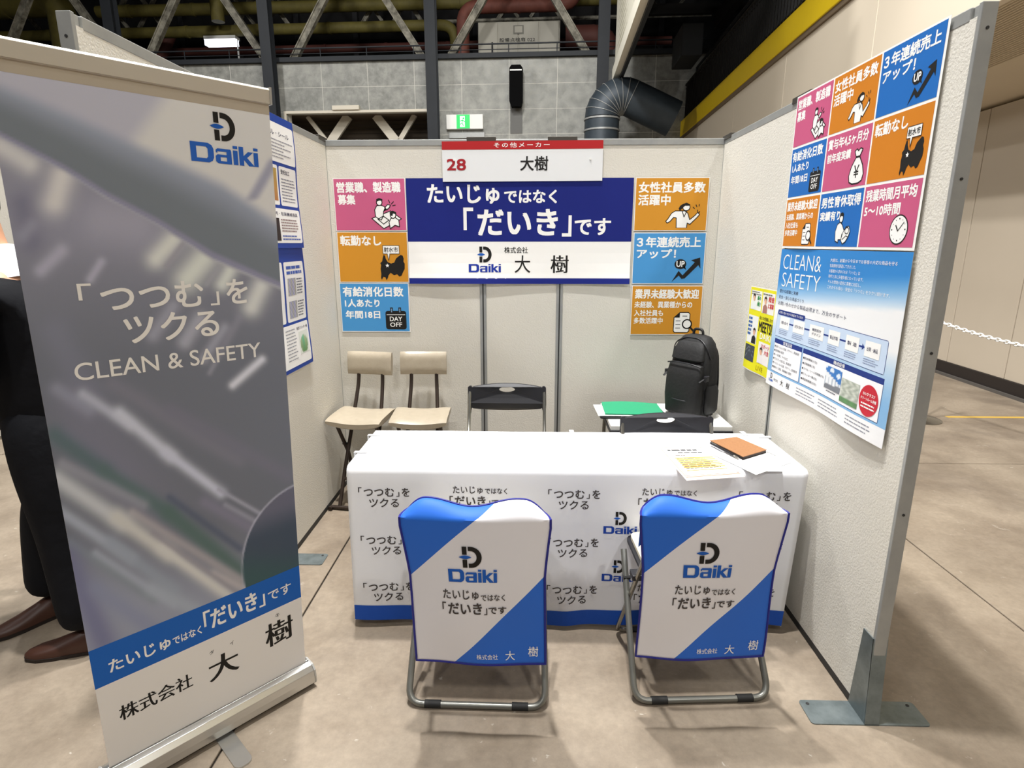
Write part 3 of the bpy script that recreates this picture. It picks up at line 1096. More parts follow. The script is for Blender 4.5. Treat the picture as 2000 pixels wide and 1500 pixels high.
dw = hbox('wall_gallery_back', mat('gallery_back_grey', (120, 117, 112), .85), None, 5.6, -6, 3.1, 5.8, 18, 11.6)
tag(dw, kind='structure')
gfl = hbox('floor_gallery', steel_dk, None, gx + .25, -6, 4.6, 5.6, 18, 4.75)
tag(gfl, kind='structure')
for k in range(14):
    hbox('wall_batten', mat('gallery_batten', (62, 60, 58), .8), dw, 5.5, -5 + 1.7 * k, 4.75, 5.6, -4.85 + 1.7 * k, 10)
gr = empty('balcony_railing')
tag(gr, 'black barred balcony railing above the yellow beam', 'railing')
for z, r_ in ((5.82, .03), (5.72, .012), (4.98, .018)):
    b = MB()
    b.tube([(gx + .04, -6, z), (gx + .04, 18, z)], r_, 6)
    b.build('handrail' if r_ == .03 else 'rail', dark_m, gr, M=HALL)
bal_bm = MB()
bal_bm.box(gx + .02, -.009, 4.88, gx + .055, .009, 5.80)
bal = bal_bm.build('baluster', mat('baluster_black', (24, 24, 24), .6), gr)
bal.matrix_local = HALL @ Matrix.Translation((0, 4.0, 0))
for k in range(1, 100):
    o = bal.copy()
    COL.objects.link(o)
    o.matrix_local = HALL @ Matrix.Translation((0, 4.0 + .14 * k, 0))
b = MB()
b.tube([(gx + .3, -6, 6.25), (gx + .3, 18, 6.25)], .035, 6)
b.build('guard_pipe', steel_dk, gr, M=HALL)
for k in range(6):
    b = MB()
    b.tube([(gx + .3, 3 + 3 * k, 4.9), (gx + .3, 3 + 3 * k, 6.25)], .03, 6)
    b.build('guard_post', steel_dk, gr, M=HALL)
# framing over the side gallery
gt = empty('gallery_roof_frame')
tag(gt, 'dark steel beams in the shadow above the balcony', 'frame')
for k in range(6):
    hbox('crossbeam', dark_m, gt, 1.6, 5 + 2.6 * k, 7.6, 5.6, 5.15 + 2.6 * k, 7.85)
hbox('girder', dark_m, gt, 4.2, -6, 7.2, 4.4, 18, 7.6)
for k in range(6):
    strut((1.75, 6.3 + 2.3 * k, 7.6), (5.4, 6.3 + 2.3 * k, 9.6), .1, .1, gt, 'brace', steel_dk)

# perforated screen hanging from the roof
ps = empty('perforated_screen')
tag(ps, 'cream perforated screen hanging high above the booth', 'screen')
perf = bpy.data.materials.new('perforated_sheet')
perf.use_nodes = True
nt = perf.node_tree
g_ = nt.nodes.new('ShaderNodeNewGeometry')
vo = nt.nodes.new('ShaderNodeTexVoronoi')
vo.inputs['Scale'].default_value = 7.0
vo.inputs['Randomness'].default_value = 0.12
rp = nt.nodes.new('ShaderNodeValToRGB')
rp.color_ramp.elements[0].position, rp.color_ramp.elements[1].position = .28, .40
rp.color_ramp.elements[0].color = (*lin((176, 168, 140)), 1)
rp.color_ramp.elements[1].color = (*lin((244, 240, 222)), 1)
nt.links.new(g_.outputs['Position'], vo.inputs['Vector'])
nt.links.new(vo.outputs['Distance'], rp.inputs['Fac'])
nt.links.new(rp.outputs['Color'], nt.nodes['Principled BSDF'].inputs['Base Color'])
hbox('sheet', perf, ps, 1.44, 6, 5.92, 1.50, 16.7, 11.4)
hbox('bottom_frame', mat('screen_frame', (244, 240, 224), .6), ps, 1.38, 6, 5.62, 1.52, 16.72, 5.92)
hbox('edge_strip', steel_dk, ps, 1.52, 6, 5.55, 1.60, 16.72, 5.95)

# ------------------------------------------------------------------ booth partitions


def post(parent, x, y, h=H, name='post', end=False):
    b = MB()
    if end:
        b.box(x - T / 2, y - T / 2, 0, x + T / 2, y - T / 2 + .014, h)
        b.box(x - T / 2 + .008, y - T / 2 + .014, 0, x + T / 2 - .008, y + T / 2, h)
        return b.build(name, alu_m, parent, bevel=.002)
    b.box(x - T / 2, y - T / 2, 0, x + T / 2, y + T / 2, h)
    p = b.build(name, alu_m, parent, bevel=.003)
    g = MB()
    for dx, dy in ((0, -1), (0, 1), (-1, 0), (1, 0)):
        if dx:
            g.box(x + dx * T / 2 - .0008, y - .004, .02, x + dx * T / 2 + .0008, y + .004, h - .02)
        else:
            g.box(x - .004, y + dy * T / 2 - .0008, .02, x + .004, y + dy * T / 2 + .0008, h - .02)
    g.build('groove', alu_dark, p)
    return p


wb = empty('wall_back', (0, 0, 0))
tag(wb, kind='structure')
px = [XL - T / 2, -0.272, 0.199, XR + T / 2]
yc = YB + T / 2
for x in px:
    post(wb, x, yc)
for a, c in zip(px, px[1:]):
    boxpart('panel', panel_m, wb, a + T / 2, YB + .006, .03, c - T / 2, YB + .030, H - .03)
    boxpart('top_rail', alu_m, wb, a + T / 2, YB, H - .035, c - T / 2, YB + T, H, bevel=.003)
    boxpart('bottom_rail', alu_m, wb, a + T / 2, YB, 0.0, c - T / 2, YB + T, .035, bevel=.003)
for x in px[1:3]:
    boxpart('connector_clip', clip_m, wb, x - .085, YB - .004, H - .012, x + .085, YB + T + .004, H + .012, bevel=.002)

for nm, xc, s_ in (('wall_left', XL - T / 2, 1), ('wall_right', XR + T / 2, -1)):
    wl = empty(nm)
    tag(wl, kind='structure')
    ys = [YF - T / 2, YM, YB]
    post(wl, xc, ys[0], end=True)
    post(wl, xc, ys[1])
    xi = xc + s_ * T / 2
    for a, c in zip(ys, ys[1:]):
        c2 = c - (T / 2 if c < YB else 0)
        xa, xb = sorted((xi - s_ * .001, xi - s_ * .007))
        boxpart('panel', panel_m, wl, xa, a + (T / 2 if a > YF else .0145 - T / 2), .03, xb, c2, H - .03)
        xa, xb = xc - T / 2, xc + T / 2
        boxpart('top_rail', alu_m, wl, xa, a + T / 2, H - .035, xb, c2, H, bevel=.003)
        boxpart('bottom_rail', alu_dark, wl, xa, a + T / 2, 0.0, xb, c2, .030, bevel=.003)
    boxpart('connector_clip', clip_m, wl, xc - T / 2 - .004, YM - .085, H - .012, xc + T / 2 + .004, YM + .085, H + .012, bevel=.002)
    boxpart('connector_clip', clip_m, wl, xc - T / 2 - .004, YB - .11, H - .012, xc + T / 2 + .004, YB + .03, H + .012, bevel=.002)
    # rivets on the front face of the end post
    for z in (.22, .75, 1.25, 1.72, 2.08):
        b = MB()
        b.cyl((xc, ys[0] - T / 2 + .001, z), (xc, ys[0] - T / 2 - .002, z), .004, 10)
        b.build('rivet', alu_dark, wl)


def foot(loc, label, tall=.31):
    r = empty('stand_foot', loc)
    tag(r, label, 'foot plate', 'steel foot plates under the partitions')
    b = MB()
    b.prism(rrect(-.195, -.052, .195, .052, .012), 0, .004)
    b.build('plate', zinc_m, r)
    for sx in (-.17, .17):
        b = MB()
        b.cyl((sx, .035, .0035), (sx, .035, .0052), .006, 12)
        b.build('screw_hole', alu_dark, r)
    if tall:
        b = MB()
        t = .003
        for sx in (-1, 1):
            xa, xb = sorted((sx * (T / 2 + .0005), sx * (T / 2 + .0005 + t)))
            b.prism([(-.05, .004), (.05, .004), (.03, tall), (-.028, tall)], xa, xb, f=lambda u, v_, h: (h, u, v_))
        b.box(-T / 2 - .0035, -.053, .004, T / 2 + .0035, -.05, .004)
        b.prism([(-T / 2 - .0035, .004), (T / 2 + .0035, .004), (T / 2 + .0035, tall), (-T / 2 - .0035, tall)], -.0, .003,
                f=lambda u, v_, h: (u, -.052 + (v_ - .004) * .08 + h, v_))
        b.build('sleeve', zinc_m, r)
    return r


foot((XR + T / 2, YF - T / 2 + .012 - .0, 0), 'galvanised steel foot plate with sleeve at the front end of the right partition')
foot((XL - T / 2, YF - T / 2 + .012, 0), 'galvanised steel foot plate with sleeve at the front end of the left partition')
foot((XL - T / 2, YM - .02, 0), 'flat steel foot plate halfway along the left partition', tall=.12)

# neighbouring booth wall seen past the roll-up stand
nb = empty('wall_neighbour')
tag(nb, kind='structure')
for k in range(3):
    xa = -4.75 + 1.0 * k
    post(nb, xa, 4.4)
    boxpart('panel', panel_m, nb, xa + T / 2, 4.39, .03, xa + 1 - T / 2, 4.414, H - .03)
    boxpart('top_rail', alu_m, nb, xa + T / 2, 4.38, H - .035, xa + 1 - T / 2, 4.42, H)
post(nb, -1.75, 4.4)


# ------------------------------------------------------------------ prints on the booth's back wall


def sheet_back(x0, z0, wd, ht, tilt=0.0, curl=0.0, gap=.0015):
    """map of a sheet taped on the back wall: u to the right, v up, h towards the camera"""
    c, s_ = math.cos(tilt), math.sin(tilt)

    def f(u, v_, h):
        bend = curl * (max(0, 1 - v_ / ht * 3.0)) ** 2 * (1 + .5 * math.sin(u / wd * 7))
        return Vector((x0 + u * c - v_ * s_, YB - gap - h - bend, z0 + u * s_ + v_ * c))
    return f


def paper(name, f, wd, ht, label, cat='poster', group=None, m=None, nu=12, nv=10, th=.0005):
    b = MB()
    b.grid(lambda u, v_, h: f(u * wd, v_ * ht, h), nu, nv, thick=(0.0, th))
    o = b.build(name, m or paper_m, None)
    return tag(o, label, cat, group)


PINK, ORANGE, BLUE = (196, 92, 132), (206, 142, 40), (72, 148, 208)
for key, x0, z0, colr, tl, lab in (
        ('sales', -1.152, 1.628, PINK, .004, 'pink poster with a meeting pictogram, top of the left column on the back wall'),
        ('map', -1.152, 1.322, ORANGE, .0, 'orange poster with a black map, middle of the left column on the back wall'),
        ('dayoff', -1.157, 1.016, BLUE, .0, 'blue poster with a day off calendar, bottom of the left column on the back wall'),
        ('woman', .634, 1.628, ORANGE, .0, 'orange poster with a running woman, top of the right column on the back wall'),
        ('up', .638, 1.316, BLUE, .002, 'light blue poster with a rising arrow, middle of the right column on the back wall'),
        ('newcomer', .642, 1.004, ORANGE, .0, 'orange poster with a page and magnifier, right above the black backpack')):
    wd, ht = .430, .302
    f = sheet_back(x0 - .003, z0 - .003, wd, ht, tl)
    o = paper('recruitment_poster', f, wd, ht, lab, group='recruitment posters on the back wall')
    s = Sheet(f)
    tile(s, key, .004, .004, ht - .008, colr, w_=(wd - .008) / (ht - .008))
    s.build(o)

# big navy banner
f = sheet_back(-.722, 1.312, 1.342, .614, 0, .010)
o = paper('name_banner', f, 1.342, .614, 'wide navy and white company banner across the middle of the back wall', 'banner', nu=24)
NAVY = (10, 27, 116)
s = Sheet(f, step=.06)
s.rect(0, .251, 1.342, .614, NAVY, 1)
s.rect(0, 0, 1.342, .034, NAVY, 1)
bx = lambda x: x + .722
bz = lambda z: z - 1.312
s.text('たいじゅ', bx(-.598), bz(1.781), bx(-.168), bz(1.892), WHITE, .028, 3, 4)
s.text('ではなく', bx(-.140), bz(1.783), bx(.172), bz(1.860), WHITE, .028, 3, 4)
s.text('「', bx(-.384), bz(1.63), bx(-.325), bz(1.76), WHITE, .03, 3, 4)
s.text('だいき', bx(-.300), bz(1.598), bx(.180), bz(1.752), WHITE, .03, 3, 4)
s.text('」', bx(.205), bz(1.592), bx(.262), bz(1.715), WHITE, .03, 3, 4)
s.text('です', bx(.280), bz(1.600), bx(.496), bz(1.698), WHITE, .028, 3, 4)
logo_mark(s, bx(-.305), bz(1.440), .088)
logo_word(s, bx(-.357), bz(1.381), .196, .050, (24, 50, 150))
s.text('株式会社', bx(-.140), bz(1.495), bx(.002), bz(1.532), BLACK, .0, 3, 3, serif=.0006)
s.text('大', bx(-.078), bz(1.378), bx(.018), bz(1.482), BLACK, .002, 3, 4, serif=.0022)
s.text('樹', bx(.142), bz(1.378), bx(.248), bz(1.482), BLACK, .0, 3, 4, serif=.0018)
s.build(o)

# booth name sign hung from the rail
f0 = sheet_back(-.500, 1.905, .934, .222, .004)
f = lambda u, v_, h: f0(u, v_, h + .006)
o = paper('booth_name_sign', f, .934, .222, 'white sign with red header and number 28 at the top of the back wall', 'sign', th=.003, m=mat('sign_board', (226, 228, 230), .5))
s = Sheet(f, lift=.0035)
s.rect(0, .176, .934, .222, (172, 28, 32), 1)
s.text('その他メーカー', .302, .186, .625, .213, WHITE, .01, 3, 3, spacing=1.35)
s.text('28', .026, .062, .138, .126, (160, 30, 40), .03, 3, 4)
s.text('大樹', .455, .058, .618, .138, BLACK, .016, 3, 4)
s.build(o)
for x in (.07, .862):
    b = MB()
    b.cyl((0, 0, 0), (0, -.004, 0), .006, 10)
    b.build('pin', white_pl, o, M=Matrix.Translation(f(x, .12, .003)))

# ------------------------------------------------------------------ prints on the right wall


def sheet_right(y0, z0, wd, ht, wave=None, gap=.0015, tilt=0.0):
    c, s_ = math.cos(tilt), math.sin(tilt)

    def f(u, v_, h):
        d = wave(u / wd, v_ / ht) if wave else 0
        return Vector((XR - gap - h - d, y0 - (u * c - v_ * s_), z0 + u * s_ + v_ * c))
    return f


BLUE2, ORANGE2, PINK2 = (24, 104, 184), (204, 124, 24), (196, 88, 128)
f = sheet_right(2.672, 1.533, .908, .612, wave=lambda a, b: .004 + .003 * math.sin(a * 9) * (1 - b), tilt=.0)
o = paper('benefits_poster', f, .908, .612, 'poster grid of nine coloured tiles at the top of the right wall', nu=24, nv=14)
GRID = [['sales', 'woman', 'up'], ['dayoff', 'bonus', 'map'], ['newcomer', 'father', 'overtime']]
GC = [[PINK2, ORANGE2, BLUE2], [BLUE2, PINK2, ORANGE2], [ORANGE2, BLUE2, PINK2]]
for r_ in range(3):
    for c_ in range(3):
        tx, ty = .007 + .3 * c_, .612 - .006 - .193 - .202 * r_
        b = MB()
        b.grid(lambda u, v_: f(tx + u * .291, ty + v_ * .193, .0009), 8, 6)
        tp_ = b.build('printed_tile', ink(GC[r_][c_]), o)
        s = Sheet(f, step=.05)
        tile(s, GRID[r_][c_], tx, ty, .193, None, w_=.291 / .193)
        s.build(tp_)

# clean & safety poster
f = sheet_right(2.668, .925, .906, .604, wave=lambda a, b: .004 + .007 * (1 - b) ** 2 * (.6 + math.sin(a * 8 + 1)) + .002 * math.sin(a * 5 + b * 3), tilt=.0)
o = paper('company_poster', f, .906, .604, 'blue and white company poster with flow chart below the tile grid', nu=30, nv=20)
s = Sheet(f, step=.04)


def grad(a, b):
    k = max(0.0, min(1.0, (b - .56 - .12 * a) / .20))
    k2 = max(0.0, min(1.0, (.44 - b) / .3))
    top, mid, low = (48, 132, 204), (238, 240, 242), (132, 180, 222)
    c = [mid[i] + (top[i] - mid[i]) * (k ** .8) for i in range(3)]
    if b < .44:
        c = [mid[i] + (low[i] - mid[i]) * k2 ** .7 for i in range(3)]
    return tuple(c)


s.picture(0, .062, .906, .604, grad, 30, 40, 'gradient_print', o, layer=1)
s.text('CLEAN&', .032, .520, .365, .582, WHITE, -.012, 3, 3)
s.text('SAFETY', .040, .445, .372, .505, WHITE, -.012, 3, 3)
for i, (t, x1) in enumerate((('大樹は、創業から今日までお客様の大切な商品を守る', .840), ('包装資材を製造してきました。', .610), ('お客様から求められる「つつむ」は', .640),
                             ('時代と共に多種多様になっています。', .665), ('そんな環境の変化に柔軟に対応し、', .655), ('これからも安心・安全な「つつむ」をツクリ続けます。', .825))):
    s.text(t, .43, .562 - .0195 * i, x1, .575 - .0195 * i, WHITE, .0, 3, 1)
DKT = (52, 56, 88)
s.text('豊かな経験と実績', .030, .418, .205, .433, DKT, .0, 3, 2)
s.text('安全・安心な商品づくり', .030, .392, .260, .407, DKT, .0, 3, 2)
s.text('お問い合わせから製品出荷まで、万全のサポート', .030, .364, .590, .381, DKT, .0, 3, 2)
NV = (26, 52, 128)
s.rr(.036, .226, .856, .335, .008, NV, 2)
s.rect(.038, .228, .854, .333, (196, 214, 236), 3)
s.rr(.042, .322, .290, .344, .008, NV, 4)
s.text('お問い合わせから納品までの流れ', .055, .328, .275, .339, WHITE, 0, 5, 1)
XB = [(.074, .163), (.201, .295), (.338, .448), (.485, .566), (.609, .695), (.733, .820)]
for i, ((a, c), t) in enumerate(zip(XB, ('お問い合わせ', 'お打ち合わせ', '機能設計\nデザイン', '製品作製', '製 造', '出荷・納品'))):
    if i < 5:
        s.rect(c, .290, XB[i + 1][0] - (.008 if i == 4 else 0), .296, NV, 4)
    else:
        s.poly([(XB[5][0] - .002, .293), (XB[5][0] - .018, .304), (XB[5][0] - .018, .282)], NV, 4)
    s.rect(a, .266, c, .318, WHITE, 5)
    if '\n' in t:
        s.text(t.split('\n')[0], a + .02, .294, c - .02, .306, DKT, .01, 6, 1)
        s.text(t.split('\n')[1], a + .02, .277, c - .02, .289, DKT, .01, 6, 1)
    else:
        s.text(t, a + .012, .285, c - .012, .299, DKT, .01, 6, 1)
    s.bars(a, .239, c, .261, 3, (126, 138, 172), 5, .32)
for x0, x1, t in ((.046, .298, '営業品目'), (.310, .862, '機械設備')):
    s.rect(x0 - .002, .070, x1 + .002, .216, NV, 2)
    s.rect(x0, .072, x1, .196, (244, 245, 248), 3)
    m_ = (x0 + x1) / 2
    s.text(t, m_ - .04, .1985, m_ + .04, .2135, WHITE, .01, 4, 1)
for i, t in enumerate(('包装フィルムの企画、デザイン、製造販売', '包装資材の販売', 'シール印刷、ラベル加工', 'プラスチック加工品、製造販売', 'ラベルシールの企画、デザイン、製造販売', '機械化のご提案、関連機材の販売')):
    s.text('●' + t, .052, .177 - .0185 * i, .052 + min(.24, .011 * len(t) + .02), .188 - .0185 * i, (44, 44, 56), .0, 5, 1)
for i, t in enumerate(('製袋機械(13台)', '印刷機械(1台)', 'ラベル・シール印刷機(7台)', 'スリッター機(7台)', '検査用機器(25台)')):
    s.text('●' + t, .316, .172 - .021 * i, .316 + .0125 * len(t), .184 - .021 * i, (44, 44, 56), .0, 5, 1)


def fac(a, b):
    if b < .18 + .1 * a:
        return (120, 124, 132)
    if b < .78 - .42 * a:
        return (232, 236, 240) if int(a * 14) % 3 or b > .55 else (176, 186, 198)
    n = math.sin(a * 9 + b * 5) * math.sin(b * 11 - a * 4)
    return (222, 232, 242) if n > .35 else (60, 120, 190)


def room(a, b):
    n = .5 + .5 * math.sin(a * 17 + math.sin(b * 13) * 2) * math.sin(b * 15)
    if b < .22:
        return (96, 128 + 20 * n, 92)
    return (150 + 60 * n, 158 + 56 * n, 146 + 58 * n)


s.picture(.500, .102, .618, .186, fac, 24, 16, 'photo_print', o, 6)
s.picture(.622, .082, .742, .166, room, 24, 16, 'photo_print', o, 6)
s.bars(.52, .090, .60, .098, 1, (90, 90, 100), 6)
s.poly(ell(.800, .128, .054, .052, 32), (196, 34, 52), 6)
s.text('ISOクラス7', .766, .142, .834, .153, WHITE, .02, 7, 1)
s.text('クリーンルーム完備', .756, .126, .844, .137, WHITE, .02, 7, 1)
s.bars(.762, .098, .84, .120, 2, WHITE, 7)
s.rect(.0, .0, .906, .062, (242, 243, 245), 2)
logo_mark(s, .042, .032, .024)
logo_word(s, .032, .019, .046, .011)
s.text('株式会社', .085, .028, .128, .040, BLACK, 0, 3, 1)
s.text('大', .150, .022, .178, .048, BLACK, 0, 3, 2, serif=.0006)
s.text('樹', .205, .022, .233, .048, BLACK, 0, 3, 2, serif=.0005)
for x in (.29, .47, .68):
    s.bars(x, .014, x + .16, .052, 3, (142, 145, 156), 3, .32)
s.build(o)

# yellow leaflet
f = sheet_right(2.985, .935, .312, .412, wave=lambda a, b: .004 + .010 * (1 - b) ** 2 * (.5 + .5 * math.sin(a * 6)), tilt=.0)
o = paper('yellow_leaflet', f, .312, .412, 'yellow leaflet with portrait boxes left of the blue company poster', nu=14, nv=16)
s = Sheet(f, step=.04)
YEL = (228, 222, 30)
s.rect(.004, .004, .308, .408, YEL, 1)
for x0, y0, x1, y1, c in ((.018, .300, .150, .394, (240, 242, 236)), (.162, .296, .300, .394, (240, 238, 234)), (.012, .135, .138, .272, (236, 238, 236)), (.170, .055, .298, .160, (240, 236, 234))):
    s.rect(x0, y0, x1, y1, c, 2)
s.rect(.010, .045, .132, .125, (62, 68, 78), 2)
for l in ([(.02, .06), (.07, .1), (.12, .07)], [(.02, .09), (.06, .115), (.12, .095)]):
    s.line(l, .006, (110, 118, 128), 3)


def portrait(x, y, k, coat, side=1):
    s.poly([(x - .3 * k, y), (x - .28 * k, y + .34 * k), (x - .1 * k, y + .46 * k), (x + .1 * k, y + .46 * k), (x + .28 * k, y + .34 * k), (x + .3 * k, y)], coat, 4)
    s.poly(ell(x, y + .66 * k, .15 * k, .19 * k, 14), (226, 178, 150), 5)
    s.poly([(x - .17 * k, y + .62 * k), (x - .17 * k, y + .84 * k), (x, y + .93 * k), (x + .17 * k, y + .84 * k), (x + .16 * k, y + .64 * k), (x + .08 * k, y + .78 * k), (x - .1 * k, y + .78 * k)], (40, 32, 30), 6)


portrait(.060, .302, .085, (236, 240, 238))
portrait(.200, .298, .085, (170, 120, 110))
portrait(.105, .137, .085, (28, 30, 36))
portrait(.205, .057, .085, (236, 232, 232))
s.text('緑の', .100, .350, .142, .372, (40, 140, 70), .03, 4, 1)
s.text('肩!', .100, .320, .142, .345, (40, 140, 70), .03, 4, 1)
s.text('超音', .232, .352, .296, .378, (200, 50, 50), .03, 4, 1)
s.text('に事業', .232, .322, .296, .346, (200, 50, 50), .03, 4, 1)
s.text('私たちが登場します!', .150, .262, .304, .280, BLACK, .01, 4, 1)
s.text('MEETS!', .150, .205, .304, .256, BLACK, .03, 4, 2)
s.text('DAIKI', .176, .172, .300, .202, WHITE, .02, 4, 2)
s.text('スポーツ', .200, .132, .294, .152, (200, 40, 60), .02, 5, 1)
s.text('大会', .240, .104, .294, .128, (200, 40, 60), .02, 5, 1)
s.bars(.020, .372, .148, .392, 2, (120, 124, 120), 4)
s.bars(.166, .378, .298, .392, 1, (120, 124, 120), 4)
s.bars(.018, .170, .070, .266, 5, (40, 90, 160), 4, .6)
s.text('LIVE', .17, .018, .24, .04, (150, 120, 10), .0, 4, 1)
s.build(o)

# ------------------------------------------------------------------ long blue board on the left wall


def sheet_left(y0, z0, wd, ht, wave=None):
    def f(u, v_, h):
        d = wave(u / wd, v_ / ht) if wave else 0
        return Vector((XL + .0015 + h + d, y0 + u, z0 + v_))
    return f


for nm, z0, ht, lab in (('product_poster', 1.530, .606, 'blue framed poster of text boxes, upper one on the left wall'), ('product_poster', .924, .606, 'blue framed poster with green photo, lower one on the left wall')):
    up_ = z0 > 1.2
    f = sheet_left(2.235, z0, .872, ht, wave=lambda a, b: .004 + .003 * math.sin(b * 9 + 1) * a + .006 * a * (1 - b) ** 2)
    o = paper(nm, f, .872, ht, lab, nu=12, nv=24, group='blue framed posters on the left wall')
    s = Sheet(f, step=.04)
    s.rect(.0, 0, .872, ht, (26, 62, 150), 1)
    if up_:
        boxes = [(.03, .395, .86, .57), (.03, .200, .635, .38), (.650, .200, .855, .380), (.03, .025, .86, .185)]
    else:
        boxes = [(.03, .245, .585, .54), (.605, .245, .848, .54), (.03, .02, .855, .232)]
    for a, b_, c, d in boxes:
        s.rr(a, b_, c, d, .012, (236, 236, 236), 2)
    if up_:
        s.bars(.06, .410, .28, .540, 9, (142, 142, 152), 4, .34)
        s.bars(.06, .215, .50, .360, 10, (142, 142, 152), 4, .34)
        s.bars(.06, .045, .46, .165, 8, (142, 142, 152), 4, .34)
        s.text('フィルム・ラベル・シール', .30, .512, .80, .535, (30, 30, 70), .01, 4, 1)
        s.bars(.32, .410, .84, .500, 6, (142, 142, 152), 4, .34)
        s.text('受託加工', .670, .345, .775, .366, (30, 30, 60), .02, 4, 1)
        s.bars(.67, .215, .84, .330, 8, (122, 124, 138), 4, .34)
        s.picture(.54, .22, .62, .365, lambda a, b: (176, 120 + 30 * b, 70), 6, 6, 'photo_print', o, 4)
        s.text('ン・食材販売・包装機械器具', .40, .152, .83, .170, (30, 30, 70), .01, 4, 1)
        s.bars(.62, .075, .84, .140, 5, (140, 120, 120), 4)
        s.bars(.62, .035, .84, .065, 2, (80, 100, 170), 4)
        s.picture(.50, .035, .60, .14, lambda a, b: (40, 36, 34), 4, 4, 'photo_print', o, 4)
    else:
        s.bars(.06, .270, .55, .520, 16, (142, 142, 152), 4, .34)
        s.bars(.06, .045, .52, .205, 10, (142, 142, 152), 4, .34)
        s.bars(.63, .475, .83, .525, 2, (60, 90, 170), 4, .6)
        for yy in (.375, .262):
            s.picture(.635, yy, .735, yy + .085, lambda a, b: (120 + 60 * abs(math.sin(a * 9 + b * 8)),) * 2 + (140 + 50 * abs(math.sin(a * 7)),), 10, 8, 'photo_print', o, 4)
            s.bars(.745, yy, .83, yy + .085, 6, (110, 112, 122), 4)
        s.bars(.56, .05, .69, .215, 10, (150, 152, 160), 4, .34)
        s.text('新型スリッター機', .70, .196, .84, .212, (30, 30, 60), .01, 4, 1)
        s.picture(.715, .07, .835, .185, lambda a, b: (90 + 110 * abs(math.sin(a * 6 + b)) * b, 130 + 70 * b, 80 + 90 * b) if (a - .5) ** 2 + (b - .4) ** 2 < .16 else (216, 220, 214), 14, 14, 'photo_print', o, 4)
    s.build(o)

# ------------------------------------------------------------------ display table with cloth
tb = empty('folding_table', (0.19, 2.36, 0))
tag(tb, 'long folding table hidden under the printed white cloth', 'table')
boxpart('tabletop', mat('table_board', (200, 196, 188), .5), tb, -.88, -.21, .665, .88, .215, .692, bevel=.004)
for sx in (-1, 1):
    for sy in (-1, 1):
        b = MB()
        b.tube([(sx * .78, sy * .17, .665), (sx * .78, sy * .18, .0)], .0127, 8)
        b.build('leg', chrome_m, tb)
    b = MB()
    b.tube([(sx * .78, -.175, .12), (sx * .78, .175, .12)], .01, 8)
    b.build('stretcher', chrome_m, tb)

# cloth: profile across the table (front drop, rounded edge, top, back drop), ends closed
TXL, TXR, TYF, TYB, TZ = -.706, 1.088, 2.132, 2.585, .700


def cloth_front(x, z):
    """y of the hanging front at x, z (folds grow towards the hem)"""
    k = max(0, (.66 - z) / .62)
    a = x - TXL
    return TYF - .004 - .010 * k - .008 * k * math.sin(a * 7.3 + .8) - .006 * k * math.sin(a * 17 + 1) - .010 * k * math.exp(-((x - .17) / .05) ** 2) + .004 * math.sin(a * 3) * k


def xs_(x, z):      # the right end hangs slightly inwards
    return x - (.045 * (.70 - z) / .67 * max(0, (x - .5) / .588) if x > .5 else 0)


b = MB()
NX = 90
prof = []   # (kind, z or y)
for i in range(17):
    prof.append(('f', .030 + (.672 - .030) * i / 16))
R_ = .018
for i in range(1, 6):
    a = PI / 2 * i / 5
    prof.append(('r', a))
for i in range(1, 9):
    prof.append(('t', TYF + R_ + (TYB - TYF - R_) * i / 8))
for i in range(1, 5):
    prof.append(('b', TZ - .018 - .018 * i))


def cl_pt(i, j):
    x = TXL + (TXR - TXL) * i / NX
    k, q = prof[j]
    if k == 'f':
        hem = .012 * math.sin((x - TXL) * 3.4 + 2.4) * (1 if j == 0 else 1 - j / 16)
        z = q + hem * .8
        return (xs_(x, z), cloth_front(x, z), z)
    if k == 'r':
        return (x, TYF + R_ - R_ * math.cos(q) - .004 * (1 - math.sin(q)), TZ - R_ + R_ * math.sin(q) - (.003 * math.cos(q)))
    if k == 't':
        return (x, q, TZ + .0008 * math.sin(x * 6 + q * 9))
    return (x, TYB + .004, q)


for j in range(len(prof)):
    for i in range(NX + 1):
        b.v.append(cl_pt(i, j))
for j in range(len(prof) - 1):
    for i in range(NX):
        a = j * (NX + 1) + i
        b.f.append((a, a + 1, a + NX + 2, a + NX + 1))
        b.m.append(0)
# end drops
for side in (0, 1):
    x = TXL if side == 0 else TXR
    n = len(b.v)
    NY, NZ = 12, 12
    for kz in range(NZ + 1):
        z = .698 - (.698 - .03) * kz / NZ
        for ky in range(NY + 1):
            t = ky / NY
            y = cloth_front(x, z) * (1 - t) + (TYB + .004) * t
            dx = (.020 * math.sin(t * 6 + .5) * kz / NZ) * .5
            xx = x - .004 * min(1, kz) - abs(dx) if side == 0 else x + .004 * min(1, kz) + abs(dx) * .6
            xx = xx - (x - xs_(x, z))
            if ky == 0:
                xx = xs_(x, z)
            b.v.append((xx, y if kz else max(y, TYF + .012), z))
    for kz in range(NZ):
        for ky in range(NY):
            a = n + kz * (NY + 1) + ky
            q = (a, a + 1, a + NY + 2, a + NY + 1)
            b.f.append(q if side == 0 else q[::-1])
            b.m.append(0)
tc = b.build('tablecloth', cloth_m, None, smooth=True)
tag(tc, 'white printed tablecloth with blue hem over the long display table', 'tablecloth')
so = tc.modifiers.new('thick', 'SOLIDIFY')
so.thickness = .0012
so.offset = 1


def fcl(u, v_, h):
    return Vector((xs_(u, v_), cloth_front(u, v_) - .0016 - h * 1.2, v_))


s = Sheet(fcl, step=.02)
